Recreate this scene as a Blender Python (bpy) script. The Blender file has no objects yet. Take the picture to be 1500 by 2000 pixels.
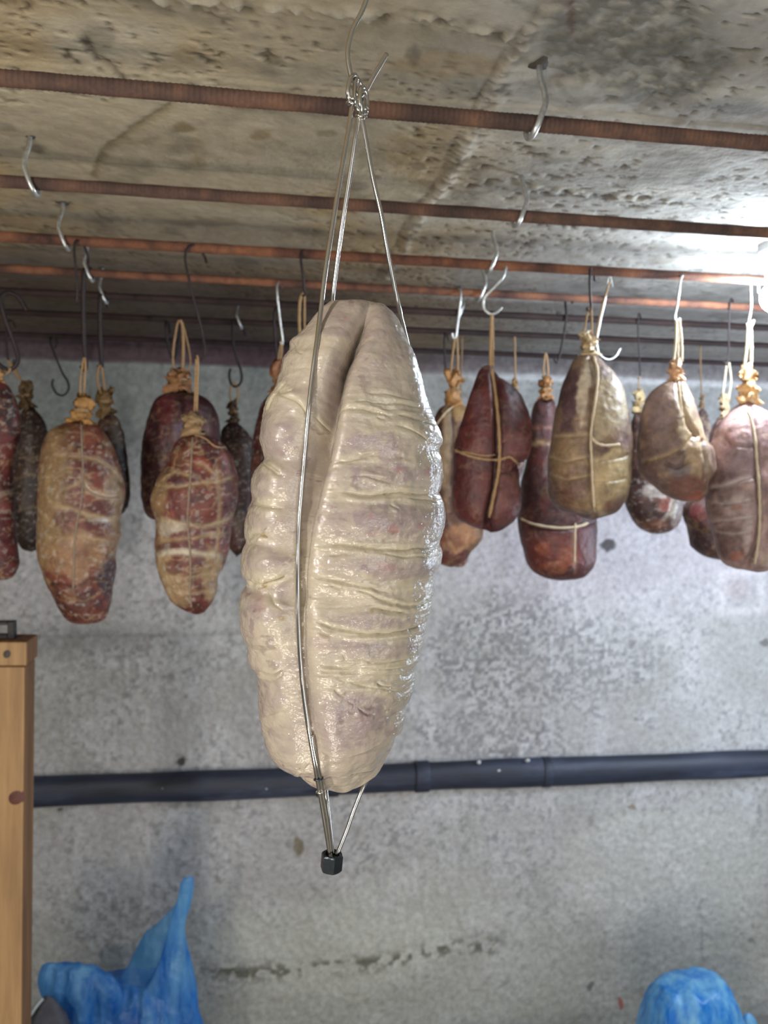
import bpy, math, random
import numpy as np
from mathutils import Vector, Matrix, kdtree
random.seed(7); np.random.seed(7)
scene = bpy.context.scene
COL = scene.collection
PI = math.pi

# ------------------------------------------------------------------ camera
F = 1500.0
CAM = np.array([0.0, 0.0, 1.65])
def _n(v):
    v = np.array(v, float); return v / np.linalg.norm(v)
_dx = _n((10250 / F, -(1096 - 1000) / F, -1.0))
_p1 = np.array((0.0, 85 / F, -1.0))
_up = _n(np.cross(_dx, _p1)); _up = _up if _up[1] > 0 else -_up
_dy = _n(np.cross(_up, _dx))
RW = np.array([_dx, _dy, _up])                 # camera -> world
cam_d = bpy.data.cameras.new('camera'); cam = bpy.data.objects.new('camera', cam_d); COL.objects.link(cam)
cam_d.sensor_fit = 'VERTICAL'; cam_d.sensor_height = 36.0; cam_d.sensor_width = 27.0; cam_d.lens = 27.0
cam_d.clip_start = 0.02; cam_d.clip_end = 50
cam_d.dof.use_dof = True; cam_d.dof.focus_distance = 0.385; cam_d.dof.aperture_fstop = 14.0
M = Matrix.Identity(4)
for i in range(3):
    for j in range(3): M[i][j] = RW[i][j]
    M[i][3] = CAM[i]
cam.matrix_world = M
scene.camera = cam

# ------------------------------------------------------------------ world, lights, exposure
scene.view_settings.view_transform = 'Standard'; scene.view_settings.look = 'None'
scene.view_settings.exposure = 0.0; scene.view_settings.gamma = 1.0
scene.view_settings.use_curve_mapping = False
w = bpy.data.worlds.new('world'); scene.world = w; w.use_nodes = True
w.node_tree.nodes['Background'].inputs[0].default_value = (0.85, 0.92, 1.0, 1)
w.node_tree.nodes['Background'].inputs[1].default_value = 0.32
def area(name, loc, target, sx, sy, power, col):
    l = bpy.data.lights.new(name, 'AREA'); l.shape = 'RECTANGLE'; l.size = sx; l.size_y = sy; l.energy = power; l.color = col
    o = bpy.data.objects.new(name, l); COL.objects.link(o); o.location = loc
    d = Vector(target) - Vector(loc); o.rotation_euler = d.to_track_quat('-Z', 'Y').to_euler()
    return o
area('doorway_daylight', (1.25, -1.7, 1.15), (0.15, 1.3, 1.25), 0.9, 1.7, 14, (0.95, 0.97, 1.0))
area('room_lamp', (-0.75, -0.45, 1.72), (0.0, 0.7, 1.3), 0.10, 0.10, 12.0, (1.0, 0.95, 0.89))
area('ceiling_fill_from_below', (-0.25, -0.9, 0.25), (-0.05, 0.75, 1.98), 0.7, 0.7, 19, (1.0, 0.92, 0.78))  # added unseen fill in place of floor bounce, brightens the ceiling from below
area('cool_fill_right', (1.62, 1.15, 1.42), (0.75, 1.9, 1.15), 0.40, 0.8, 19.0, (0.70, 0.82, 1.0))  # added cool fill floating inside the room, unseen, brightens the right side

# ------------------------------------------------------------------ projection helpers
def P(px, py, Y):
    d = RW @ np.array(((px - 750) / F, -(py - 1000) / F, -1.0)); return CAM + d * ((Y - CAM[1]) / d[1])
def PZ(px, py, Z):
    d = RW @ np.array(((px - 750) / F, -(py - 1000) / F, -1.0)); return CAM + d * ((Z - CAM[2]) / d[2])
def proj(v):
    c = (v - CAM) @ RW
    return np.stack([750 + F * c[:, 0] / -c[:, 2], 1000 - F * c[:, 1] / -c[:, 2]], 1)
def lin(c):
    c = np.asarray(c, float) / 255.0
    return np.where(c <= 0.04045, c / 12.92, ((c + 0.055) / 1.055) ** 2.4)

# ------------------------------------------------------------------ numpy noise
_T = np.random.RandomState(3).rand(65536)
def vnoise(p, seed=0):
    i = np.floor(p).astype(np.int64); f = p - i; f = f * f * (3 - 2 * f)
    def h(a, b, c):
        return _T[((a * 73856093) ^ (b * 19349663) ^ (c * 83492791) ^ (seed * 2654435)) & 65535]
    x, y, z = i[:, 0], i[:, 1], i[:, 2]; fx, fy, fz = f[:, 0], f[:, 1], f[:, 2]
    a = h(x, y, z) * (1 - fx) + h(x + 1, y, z) * fx; b = h(x, y + 1, z) * (1 - fx) + h(x + 1, y + 1, z) * fx
    c = h(x, y, z + 1) * (1 - fx) + h(x + 1, y, z + 1) * fx; d = h(x, y + 1, z + 1) * (1 - fx) + h(x + 1, y + 1, z + 1) * fx
    return (a * (1 - fy) + b * fy) * (1 - fz) + (c * (1 - fy) + d * fy) * fz
def fbm(p, s, o=4, seed=0):
    r = np.zeros(len(p)); a = 0.5; t = 0
    q = np.asarray(p) * np.asarray(s)
    for k in range(o):
        r += a * vnoise(q, seed + k); t += a; a *= 0.5; q = q * 2.03 + 11.3
    return r / t
def sstep(a, b, x):
    t = np.clip((x - a) / (b - a), 0, 1); return t * t * (3 - 2 * t)
def pdist(q, line, maxd=60):
    """distance of points q (N,2) to a polyline; second result = fraction along it."""
    line = np.asarray(line, float)
    out = np.full(len(q), 1e6); fr = np.zeros(len(q))
    m = (q[:, 0] > line[:, 0].min() - maxd) & (q[:, 0] < line[:, 0].max() + maxd) & (q[:, 1] > line[:, 1].min() - maxd) & (q[:, 1] < line[:, 1].max() + maxd)
    idx = np.nonzero(m)[0]; s = q[idx]; bd = np.full(len(idx), 1e6); bf = np.zeros(len(idx)); n = len(line) - 1
    for k in range(n):
        a, b = line[k], line[k + 1]; ab = b - a; t = np.clip(((s - a) @ ab) / (ab @ ab + 1e-9), 0, 1)
        d = np.linalg.norm(s - a - t[:, None] * ab, axis=1); w_ = d < bd
        bd[w_] = d[w_]; bf[w_] = (k + t[w_]) / n
    out[idx] = bd; fr[idx] = bf
    return out, fr
def smooth(pts, n=8):
    pts = [np.asarray(p, float) for p in pts]
    if len(pts) < 3: return np.array(pts)
    p = [2 * pts[0] - pts[1]] + pts + [2 * pts[-1] - pts[-2]]; out = []
    for i in range(1, len(p) - 2):
        for k in range(n):
            t = k / n; a, b, c, d = p[i - 1], p[i], p[i + 1], p[i + 2]
            out.append(0.5 * ((2 * b) + (-a + c) * t + (2 * a - 5 * b + 4 * c - d) * t * t + (-a + 3 * b - 3 * c + d) * t ** 3))
    out.append(pts[-1]); return np.array(out)

# ------------------------------------------------------------------ mesh helpers
def mesh_np(name, v, f4, mat, parent=None, cols=None, origin=None, smooth_=True, ngons=None):
    v = np.asarray(v, float)
    o3 = np.zeros(3) if origin is None else np.asarray(origin, float)
    me = bpy.data.meshes.new(name)
    f4 = np.asarray(f4, np.int32)
    if ngons is None:
        me.vertices.add(len(v)); me.vertices.foreach_set('co', (v - o3).astype(np.float32).ravel())
        me.loops.add(f4.size); me.loops.foreach_set('vertex_index', f4.ravel())
        me.polygons.add(len(f4)); me.polygons.foreach_set('loop_start', np.arange(len(f4), dtype=np.int32) * f4.shape[1])
    else:
        me.from_pydata([tuple(x) for x in (v - o3)], [], ngons)
    me.update(calc_edges=True); me.validate()
    if smooth_: me.polygons.foreach_set('use_smooth', np.ones(len(me.polygons), bool))
    if cols is not None:
        at = me.color_attributes.new('Col', 'FLOAT_COLOR', 'POINT')
        c = np.ones((len(v), 4), np.float32); c[:, :cols.shape[1]] = cols; at.data.foreach_set('color', c.ravel())
    me.materials.append(mat)
    ob = bpy.data.objects.new(name, me); COL.objects.link(ob)
    if parent is not None:
        ob.parent = parent
        pl = np.array(root_loc(parent)); ob.location = o3 - pl
    else: ob.location = o3
    return ob
def root_loc(o):
    l = Vector((0, 0, 0))
    while o is not None: l += o.location; o = o.parent
    return l
def empty(name, loc, label, cat, group=None):
    o = bpy.data.objects.new(name, None); COL.objects.link(o); o.location = loc; o.empty_display_size = 0.02
    return tag(o, label, cat, group)
def tag(o, label=None, cat=None, group=None, kind=None):
    if label: o['label'] = label
    if cat: o['category'] = cat
    if group: o['group'] = group
    if kind: o['kind'] = kind
    return o
def tube_geo(pts, r, seg=8, closed=False):
    pts = np.asarray(pts, float); n = len(pts); rr = np.full(n, r) if np.isscalar(r) else np.asarray(r, float)
    t = np.gradient(pts, axis=0) if not closed else np.roll(pts, -1, 0) - np.roll(pts, 1, 0)
    t /= np.linalg.norm(t, axis=1)[:, None] + 1e-12
    up = np.array((0, 0, 1.0)) if abs(t[0][2]) < 0.9 else np.array((1.0, 0, 0))
    nrm = up - t[0] * (up @ t[0]); nrm /= np.linalg.norm(nrm); V = []
    for i in range(n):
        nrm = nrm - t[i] * (nrm @ t[i]); nrm /= np.linalg.norm(nrm) + 1e-12; b = np.cross(t[i], nrm)
        a = np.arange(seg) * 2 * PI / seg
        V.append(pts[i] + rr[i] * (np.cos(a)[:, None] * nrm + np.sin(a)[:, None] * b))
    V = np.concatenate(V); Fc = []
    for i in range(n if closed else n - 1):
        j = (i + 1) % n
        for k in range(seg):
            l = (k + 1) % seg; Fc.append((i * seg + k, i * seg + l, j * seg + l, j * seg + k))
    if not closed:
        V = np.vstack([V, pts[0], pts[-1]]); c0, c1 = len(V) - 2, len(V) - 1
        for k in range(0, seg):
            l = (k + 1) % seg
            Fc.append((c0, l, k, c0)); Fc.append((c1, (n - 1) * seg + k, (n - 1) * seg + l, c1))
    return V, Fc
def fix_faces(Fc):
    return [tuple(f[:3]) if f[3] == f[0] else f for f in Fc]
def tubes(name, paths, r, mat, parent=None, seg=8, origin=None, closed=False):
    V = []; Fc = []; o = 0
    for p in paths:
        rr = r
        v, f = tube_geo(p, rr, seg, closed); V.append(v); Fc += [tuple(a + o for a in q) for q in f]; o += len(v)
    V = np.concatenate(V)
    return mesh_np(name, V, np.zeros((1, 4)), mat, parent, origin=origin if origin is not None else V[0], ngons=fix_faces(Fc))
def box_geo(x0, x1, y0, y1, z0, z1, bev=0.0):
    import bmesh
    bm = bmesh.new(); bmesh.ops.create_cube(bm, size=1)
    for v in bm.verts: v.co = Vector(((x0 + x1) / 2 + v.co.x * (x1 - x0), (y0 + y1) / 2 + v.co.y * (y1 - y0), (z0 + z1) / 2 + v.co.z * (z1 - z0)))
    if bev > 0: bmesh.ops.bevel(bm, geom=list(bm.edges), offset=bev, segments=2, affect='EDGES', profile=0.5)
    v = np.array([tuple(a.co) for a in bm.verts]); f = [tuple(a.index for a in q.verts) for q in bm.faces]; bm.free(); return v, f
def box(name, b, mat, parent=None, bev=0.0, smooth_=False, origin=None):
    v, f = box_geo(*b, bev)
    return mesh_np(name, v, np.zeros((1, 4)), mat, parent, origin=origin if origin is not None else ((b[0] + b[1]) / 2, (b[2] + b[3]) / 2, b[4]), smooth_=smooth_, ngons=f)

# ------------------------------------------------------------------ materials
def mat_base(name):
    m = bpy.data.materials.new(name); m.use_nodes = True; nt = m.node_tree
    return m, nt, nt.nodes['Principled BSDF']
def nd(nt, t, **k):
    n = nt.nodes.new(t)
    for a, b in k.items(): setattr(n, a, b)
    return n
def noise_node(nt, scale, detail=4, rough=0.55, vec=None, stretch=None):
    tc = nd(nt, 'ShaderNodeTexCoord'); n = nd(nt, 'ShaderNodeTexNoise'); n.inputs['Scale'].default_value = scale
    n.inputs['Detail'].default_value = detail; n.inputs['Roughness'].default_value = rough
    mp = nd(nt, 'ShaderNodeMapping'); nt.links.new(tc.outputs['Object'], mp.inputs[0]); nt.links.new(mp.outputs[0], n.inputs['Vector'])
    if stretch: mp.inputs['Scale'].default_value = stretch
    return n
def ramp(nt, src, stops):
    r = nd(nt, 'ShaderNodeValToRGB'); e = r.color_ramp.elements
    while len(e) < len(stops): e.new(0.5)
    for k, (p, c) in enumerate(stops):
        e[k].position = p; e[k].color = (*c, 1) if len(c) == 3 else c
    nt.links.new(src, r.inputs[0]); return r
def mul(nt, a, b, fac=1.0, mode='MULTIPLY'):
    m = nd(nt, 'ShaderNodeMix', data_type='RGBA', blend_type=mode); m.inputs[0].default_value = fac
    nt.links.new(a, m.inputs[6]); nt.links.new(b, m.inputs[7]); return m
def bump(nt, bs, hs, strength, dist):
    b = nd(nt, 'ShaderNodeBump'); b.inputs['Strength'].default_value = strength; b.inputs['Distance'].default_value = dist
    nt.links.new(hs, b.inputs['Height']); nt.links.new(b.outputs[0], bs.inputs['Normal']); return b
def attr_mat(name, rough=0.6, var=0.25, scale=60, bs_=0.3, bdist=0.002, bscale=120, spec=0.5, coat=0, sss=0, stretch=None, detail=6):
    m, nt, bs = mat_base(name)
    a = nd(nt, 'ShaderNodeAttribute', attribute_name='Col')
    n = noise_node(nt, scale, detail, 0.65, stretch=stretch)
    r = ramp(nt, n.outputs[0], [(0.25, (1 - var,) * 3), (0.5, (1, 1, 1)), (0.75, (1 + var,) * 3)])
    x = mul(nt, a.outputs['Color'], r.outputs[0]); nt.links.new(x.outputs[2], bs.inputs['Base Color'])
    bs.inputs['Roughness'].default_value = rough; bs.inputs['Specular IOR Level'].default_value = spec
    if coat: bs.inputs['Coat Weight'].default_value = coat; bs.inputs['Coat Roughness'].default_value = 0.2
    if sss:
        bs.inputs['Subsurface Weight'].default_value = sss; bs.inputs['Subsurface Radius'].default_value = (0.008, 0.005, 0.003); bs.inputs['Subsurface Scale'].default_value = 0.5
    n2 = noise_node(nt, bscale, 5, 0.6, stretch=stretch); bump(nt, bs, n2.outputs[0], bs_, bdist)
    return m, nt, bs
def flat_mat(name, col, rough=0.5, metal=0.0, var=0.15, scale=200, bs_=0.15, bdist=0.0005, alpha_t=0):
    m, nt, bs = mat_base(name); c = lin(col)
    n = noise_node(nt, scale, 5, 0.6)
    r = ramp(nt, n.outputs[0], [(0.3, tuple(c * (1 - var))), (0.7, tuple(np.minimum(c * (1 + var), 1)))])
    nt.links.new(r.outputs[0], bs.inputs['Base Color']); bs.inputs['Roughness'].default_value = rough; bs.inputs['Metallic'].default_value = metal
    bump(nt, bs, n.outputs[0], bs_, bdist); return m

M_ceil, nt, bs = attr_mat('concrete_ceiling', 0.9, 0.20, 45, 0.55, 0.004, 70, spec=0.2)
M_wall, nt, bs = attr_mat('concrete_wall', 0.9, 0.28, 60, 0.5, 0.004, 60, spec=0.2, detail=8)
M_conc = flat_mat('concrete_plain', (150, 148, 142), 0.9, 0, 0.25, 12, 0.3, 0.003)
M_floor = flat_mat('concrete_floor', (150, 146, 138), 0.85, 0, 0.2, 8, 0.2, 0.002)
# rust
M_rust, nt, bs = mat_base('rusty_steel')
n = noise_node(nt, 14, 7, 0.7); r = ramp(nt, n.outputs[0], [(0.32, tuple(lin((48, 38, 35)))), (0.48, tuple(lin((80, 60, 52)))), (0.6, tuple(lin((108, 78, 62)))), (0.75, tuple(lin((142, 106, 80))))])
nt.links.new(r.outputs[0], bs.inputs['Base Color']); bs.inputs['Roughness'].default_value = 0.85; bs.inputs['Metallic'].default_value = 0.1
n2 = noise_node(nt, 500, 4, 0.6); bump(nt, bs, n2.outputs[0], 0.5, 0.0006)
M_rust2, nt, bs = mat_base('orange_rusty_steel')
n = noise_node(nt, 12, 7, 0.7); r = ramp(nt, n.outputs[0], [(0.36, tuple(lin((52, 34, 30)))), (0.46, tuple(lin((88, 56, 44)))), (0.58, tuple(lin((124, 80, 56)))), (0.75, tuple(lin((158, 108, 72))))])
nt.links.new(r.outputs[0], bs.inputs['Base Color']); bs.inputs['Roughness'].default_value = 0.85
M_darkbar, nt, bs = mat_base('dark_rusty_steel')
n = noise_node(nt, 20, 6, 0.7); r = ramp(nt, n.outputs[0], [(0.3, tuple(lin((26, 18, 18)))), (0.6, tuple(lin((52, 34, 30)))), (0.8, tuple(lin((84, 50, 38))))])
nt.links.new(r.outputs[0], bs.inputs['Base Color']); bs.inputs['Roughness'].default_value = 0.85
M_steel = flat_mat('stainless_wire', (205, 202, 196), 0.16, 1.0, 0.08, 150, 0.05, 0.0002)
M_galv = flat_mat('galvanised_hook', (200, 202, 200), 0.38, 0.85, 0.25, 250, 0.2, 0.0003)
M_dhook = flat_mat('dark_iron_hook', (48, 40, 40), 0.55, 0.5, 0.3, 150, 0.2, 0.0004)
M_nut = flat_mat('blackened_nut', (62, 68, 72), 0.3, 0.75, 0.15, 300, 0.1, 0.0002)
M_twine = flat_mat('hemp_twine', (158, 128, 92), 0.85, 0, 0.3, 600, 0.6, 0.0006)
M_wtwine = flat_mat('pale_twine', (205, 188, 160), 0.8, 0, 0.25, 600, 0.6, 0.0006)
M_gtwine = flat_mat('greyed_twine', (140, 122, 104), 0.85, 0, 0.35, 600, 0.6, 0.0006)
M_plug = flat_mat('dark_plug', (72, 66, 60), 0.8, 0, 0.3, 150, 0.3, 0.0008)
# casing knots
M_knot = flat_mat('dried_casing', (160, 120, 76), 0.55, 0, 0.28, 120, 0.7, 0.002)
M_cured, nt, bs = attr_mat('cured_meat', 0.46, 0.42, 70, 0.55, 0.0025, 130, spec=0.45, sss=0.0, detail=7)
# raw casing: pale, wet
M_raw, nt, bs = mat_base('wet_pale_casing')
a = nd(nt, 'ShaderNodeAttribute', attribute_name='Col')
n = noise_node(nt, 90, 6, 0.65); r = ramp(nt, n.outputs[0], [(0.3, (0.93, 0.91, 0.90)), (0.5, (1, 1, 1)), (0.7, (1.07, 1.06, 1.03))])
x = mul(nt, a.outputs['Color'], r.outputs[0]); nt.links.new(x.outputs[2], bs.inputs['Base Color'])
bs.inputs['Roughness'].default_value = 0.42; bs.inputs['Specular IOR Level'].default_value = 0.45
bs.inputs['Subsurface Weight'].default_value = 0.25; bs.inputs['Subsurface Radius'].default_value = (0.006, 0.0042, 0.003); bs.inputs['Subsurface Scale'].default_value = 0.6
bs.inputs['Coat Weight'].default_value = 1.0; bs.inputs['Coat Roughness'].default_value = 0.03; bs.inputs['Coat IOR'].default_value = 1.5
nb = noise_node(nt, 240, 4, 0.6, stretch=(0.55, 0.55, 1.3)); b1 = bump(nt, bs, nb.outputs[0], 0.35, 0.0009)
ns = noise_node(nt, 480, 2, 0.5, stretch=(0.8, 0.8, 1.2)); b2 = nd(nt, 'ShaderNodeBump'); b2.inputs['Strength'].default_value = 0.75; b2.inputs['Distance'].default_value = 0.0010
nt.links.new(ns.outputs[0], b2.inputs['Height']); nt.links.new(b1.outputs[0], b2.inputs['Normal']); nt.links.new(b2.outputs[0], bs.inputs['Coat Normal'])
# wood
M_wood, nt, bs = mat_base('pine_wood')
n = noise_node(nt, 9, 6, 0.6, stretch=(6, 6, 0.5)); r = ramp(nt, n.outputs[0], [(0.3, tuple(lin((134, 102, 66)))), (0.55, tuple(lin((162, 128, 86)))), (0.8, tuple(lin((182, 150, 108))))])
nt.links.new(r.outputs[0], bs.inputs['Base Color']); bs.inputs['Roughness'].default_value = 0.6; bump(nt, bs, n.outputs[0], 0.15, 0.002)
M_woodside, nt, bs = mat_base('pine_wood_brown_edge')
n = noise_node(nt, 9, 6, 0.6, stretch=(6, 6, 0.5)); r = ramp(nt, n.outputs[0], [(0.3, tuple(lin((92, 62, 38)))), (0.7, tuple(lin((138, 98, 60))))])
nt.links.new(r.outputs[0], bs.inputs['Base Color']); bs.inputs['Roughness'].default_value = 0.7
M_knotw = flat_mat('wood_knot', (86, 46, 36), 0.6, 0, 0.3, 90)
M_black = flat_mat('black_plastic', (24, 20, 22), 0.45, 0, 0.2, 50)
M_pipe, nt, bs = mat_base('black_pipe')
n = noise_node(nt, 9, 6, 0.7, stretch=(0.35, 2, 2)); r = ramp(nt, n.outputs[0], [(0.3, tuple(lin((24, 27, 36)))), (0.55, tuple(lin((42, 48, 64)))), (0.75, tuple(lin((74, 82, 102))))])
nt.links.new(r.outputs[0], bs.inputs['Base Color']); bs.inputs['Roughness'].default_value = 0.55; bump(nt, bs, n.outputs[0], 0.3, 0.004)
# blue film
def film(name, c1, c2, transp):
    m, nt, bs = mat_base(name); out = nt.nodes['Material Output']
    n = noise_node(nt, 14, 6, 0.65, stretch=(1.5, 1.5, 0.5)); r = ramp(nt, n.outputs[0], [(0.36, tuple(lin(c1))), (0.66, tuple(lin(c2)))])
    nt.links.new(r.outputs[0], bs.inputs['Base Color']); bs.inputs['Roughness'].default_value = 0.32
    n2 = noise_node(nt, 60, 4, 0.6); bump(nt, bs, n2.outputs[0], 0.5, 0.004)
    tl = nd(nt, 'ShaderNodeBsdfTranslucent'); nt.links.new(r.outputs[0], tl.inputs[0])
    tp = nd(nt, 'ShaderNodeBsdfTransparent'); tp.inputs[0].default_value = (0.45, 0.75, 1.0, 1)
    m1 = nd(nt, 'ShaderNodeMixShader'); m1.inputs[0].default_value = 0.35; nt.links.new(bs.outputs[0], m1.inputs[1]); nt.links.new(tl.outputs[0], m1.inputs[2])
    m2 = nd(nt, 'ShaderNodeMixShader'); m2.inputs[0].default_value = transp; nt.links.new(m1.outputs[0], m2.inputs[1]); nt.links.new(tp.outputs[0], m2.inputs[2])
    nt.links.new(m2.outputs[0], out.inputs[0]); return m
M_blue = film('blue_plastic_film', (24, 112, 196), (128, 190, 228), 0.36)
M_bluefilm = film('thin_blue_film', (90, 150, 196), (150, 200, 228), 0.66)
M_blue2 = film('blue_plastic_film_bright', (20, 128, 212), (150, 214, 240), 0.12)
M_grey = flat_mat('dark_grey_cloth', (66, 66, 72), 0.7, 0, 0.35, 40, 0.5, 0.004)
M_pale = flat_mat('pale_hem', (170, 176, 178), 0.6)

# ------------------------------------------------------------------ key distances
Y1 = 0.62
ZROD = P(750, 216, Y1)[2]
RODY = [Y1] + [PZ(750, y, ZROD)[1] for y in (404, 505, 563, 604, 642, 682)]
ROD0Y = 0.40
ZCEIL = ZROD + 0.046
WALLY = RODY[6] * 1.13
YH = 0.405                                        # the fresh one hangs here
XL, XR = -1.9, 1.95
print('RODS', ZROD, RODY, 'ceil', ZCEIL, 'wall', WALLY)

# ------------------------------------------------------------------ ceiling
def grid(nx, ny):
    i = np.arange(nx - 1)[None, :]; j = np.arange(ny - 1)[:, None]; a = j * nx + i
    return np.stack([a, a + 1, a + 1 + nx, a + nx], -1).reshape(-1, 4)
def ellipse_w(q, x, y, rx, ry, nz=None, amt=0.5, ang=0):
    dx, dy = q[:, 0] - x, q[:, 1] - y
    if ang: c, s = math.cos(ang), math.sin(ang); dx, dy = dx * c + dy * s, -dx * s + dy * c
    d = np.sqrt((dx / rx) ** 2 + (dy / ry) ** 2)
    if nz is not None: d = d + (nz - 0.5) * 2 * amt
    return 1 - sstep(0.65, 1.15, d)
def ceiling():
    nx, ny = 760, 560
    xs = np.linspace(-1.35, 1.75, nx); ys = np.concatenate([np.linspace(0.2, 1.0, 380), np.linspace(1.0, WALLY, ny - 379)[1:]])
    X, Y = np.meshgrid(xs, ys); v = np.stack([X.ravel(), Y.ravel(), np.full(X.size, ZCEIL)], 1)
    q = proj(v)
    n1 = fbm(v, (5, 5, 1), 4, 1); n2 = fbm(v, (22, 22, 1), 4, 9); n3 = fbm(v, (90, 90, 1), 3, 19); n4 = fbm(v, (7, 22, 1), 4, 29)
    base = lin((180, 168, 144))[None] * np.ones((len(v), 1)); grey = lin((166, 163, 156)); yel = lin((180, 155, 112)); drk = lin((98, 92, 80)); pale = lin((200, 196, 182))
    rt = sstep(700, 1100, q[:, 0])[:, None]
    c = base * (1 - rt) + grey * rt
    k = (sstep(0.42, 0.62, n1) * (1 - rt[:, 0]) * 0.75)[:, None]; c = c * (1 - k) + yel * k
    k = (sstep(0.55, 0.75, n2) * 0.45)[:, None]; c = c * (1 - k) + drk * k
    k = (sstep(0.55, 0.75, n4) * 0.3)[:, None]; c = c * (1 - k) + pale * k
    c = c * (0.86 + 0.28 * n4)[:, None]
    z = -(n2 - 0.5) * 0.0035 - (n1 - 0.5) * 0.004
    qn = q + np.stack([(n2 - .5) * 30, (n3 - .5) * 18], 1)
    def paint(wt, col):
        nonlocal c
        wt = np.clip(wt, 0, 1)[:, None]; c = c * (1 - wt) + lin(col) * wt
    # rough ridge running away from the camera (slab joint)
    rl = [(1140, -60), (1090, 0), (1045, 60), (1010, 100), (985, 150), (960, 195), (935, 240), (905, 290), (875, 345), (845, 400), (808, 455), (780, 500), (760, 540)]
    d, fr = pdist(qn, rl, 90)
    wd = np.interp(q[:, 1], [0, 120, 200, 340, 500], [26, 22, 24, 15, 5])
    n5 = fbm(v, (150, 150, 1), 4, 77); r_ = np.exp(-(d / wd) ** 2) * sstep(.30, .66, n5 * .6 + n3 * .4) * (0.4 + 1.0 * n1)
    z -= r_ * 0.0045; paint(r_ * 0.9, (206, 198, 182)); paint(np.exp(-(d / wd) ** 2) * sstep(.5, .38, n5) * .6, (112, 104, 92))
    d2, _ = pdist(qn + np.array((20, 4)), rl, 90); paint(np.exp(-(d2 / 5) ** 2) * sstep(.4, .55, n5) * 0.6, (92, 86, 76)); z += np.exp(-(d2 / 5) ** 2) * 0.0015
    # crumbling ridge along the shuttering, top
    for ln, wd_, am in (([(-40, -10), (280, -2), (430, 12), (560, 22), (700, 34), (800, 38), (900, 52), (1000, 78)], 13, 1.0), ([(1000, 350), (1060, 362), (1130, 374), (1220, 384), (1300, 394), (1340, 400)], 6, 0.8), ([(640, -30), (800, -15), (1000, -5)], 9, .7)):
        d, fr = pdist(qn, ln, 60); lump = sstep(0.40, 0.68, n5) * np.exp(-(d / wd_) ** 2) * am
        z -= lump * 0.0035; paint(lump * 0.8, (205, 198, 180))
        paint(np.exp(-((d - wd_ * 0.2) / wd_) ** 2) * sstep(0.5, 0.35, n3) * 0.65 * am, (74, 68, 58)); z += np.exp(-(d / wd_) ** 2) * sstep(0.5, 0.3, n3) * .004
    # broken rough grey patch, top right
    wt = ellipse_w(q, 1235, 70, 195, 110, n2, 0.55); wt = np.maximum(wt, ellipse_w(q, 1300, 150, 110, 60, n2, .5))
    n5 = fbm(v, (150, 150, 1), 4, 77); paint(wt * (0.45 + 0.6 * sstep(.35, .6, n5)), (116, 114, 106)); z += wt * 0.0025 - wt * (n5 - 0.5) * 0.006
    paint(wt * sstep(0.6, .8, n3) * .6, (186, 182, 172))
    # marks and stains
    for x, y, rx, ry, s, col in ((1112, 40, 8, 46, .6, (96, 70, 60)), (360, 105, 30, 20, .35, (140, 118, 74)), (360, 246, 24, 12, .65, (116, 98, 62)), (508, 264, 26, 12, .5, (124, 104, 66)), (350, 130, 60, 10, .3, (132, 110, 74)),
                                 (190, 75, 40, 30, .45, (112, 104, 92)), (165, 80, 10, 16, .7, (64, 58, 52)), (130, 110, 9, 8, .8, (58, 52, 46)), (148, 122, 8, 6, .8, (58, 52, 46)), (308, 116, 12, 7, .7, (84, 78, 70)), (535, 117, 22, 8, .6, (96, 88, 72)),
                                 (390, 320, 20, 12, .3, (140, 122, 80)), (395, 300, 14, 60, .2, (140, 122, 80)), (870, 130, 130, 30, .4, (150, 124, 76)), (805, 110, 14, 26, .5, (88, 84, 74)), (820, 260, 20, 7, .5, (110, 102, 72)), (640, 262, 22, 8, .5, (110, 100, 66)),
                                 (815, 320, 16, 7, .5, (104, 92, 70)), (1060, 165, 60, 12, .45, (130, 122, 112)), (1180, 198, 160, 10, .4, (132, 128, 122)), (1440, 205, 60, 22, .35, (120, 120, 120)), (470, 205, 60, 6, .5, (130, 82, 48)), (405, 435, 70, 9, .4, (112, 100, 80)), (62, 290, 26, 8, .6, (84, 78, 66)),
                                 (275, 480, 60, 8, .3, (110, 100, 84)), (1230, 300, 60, 8, .3, (130, 128, 122)), (1480, 90, 60, 60, .2, (150, 140, 124)), (900, 170, 40, 30, .3, (120, 116, 100))):
        paint(ellipse_w(qn, x, y, rx, ry) * s, col)
    d, _ = pdist(qn, [(330, 205), (290, 230), (250, 255), (215, 280), (195, 305), (185, 345)], 40); paint(np.exp(-(d / 9) ** 2) * .6, (112, 102, 72)); z += np.exp(-(d / 8) ** 2) * .002
    d, _ = pdist(qn, [(165, 85), (185, 115), (215, 135), (240, 155)], 30); paint(np.exp(-(d / 6) ** 2) * .7, (74, 66, 60)); z += np.exp(-(d / 5) ** 2) * .003
    d, _ = pdist(qn, [(215, 285), (260, 278), (302, 274)], 30); paint(np.exp(-(d / 5) ** 2) * .35, (112, 102, 72))
    # pits
    pit = sstep(0.69, 0.76, fbm(v, (130, 150, 1), 2, 41)) * sstep(0.35, 0.6, n1 + 0.1 * (q[:, 1] < 200)); paint(pit * 0.7, (78, 72, 62)); z += pit * 0.003
    # shuttering board steps, and shade painted into the concrete towards the back wall
    for kx, yb in enumerate((0.335, 0.5, 0.69, 0.9, 1.13, 1.36, 1.6, 1.82)):
        yy = yb + 0.01 * (n1 - .5); z += 0.0016 * sstep(yy - 0.003, yy + 0.003, v[:, 1]) * (1 if kx % 2 else -1)
        paint(np.exp(-((v[:, 1] - yy) / 0.006) ** 2) * 0.22, (120, 110, 94))
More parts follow.
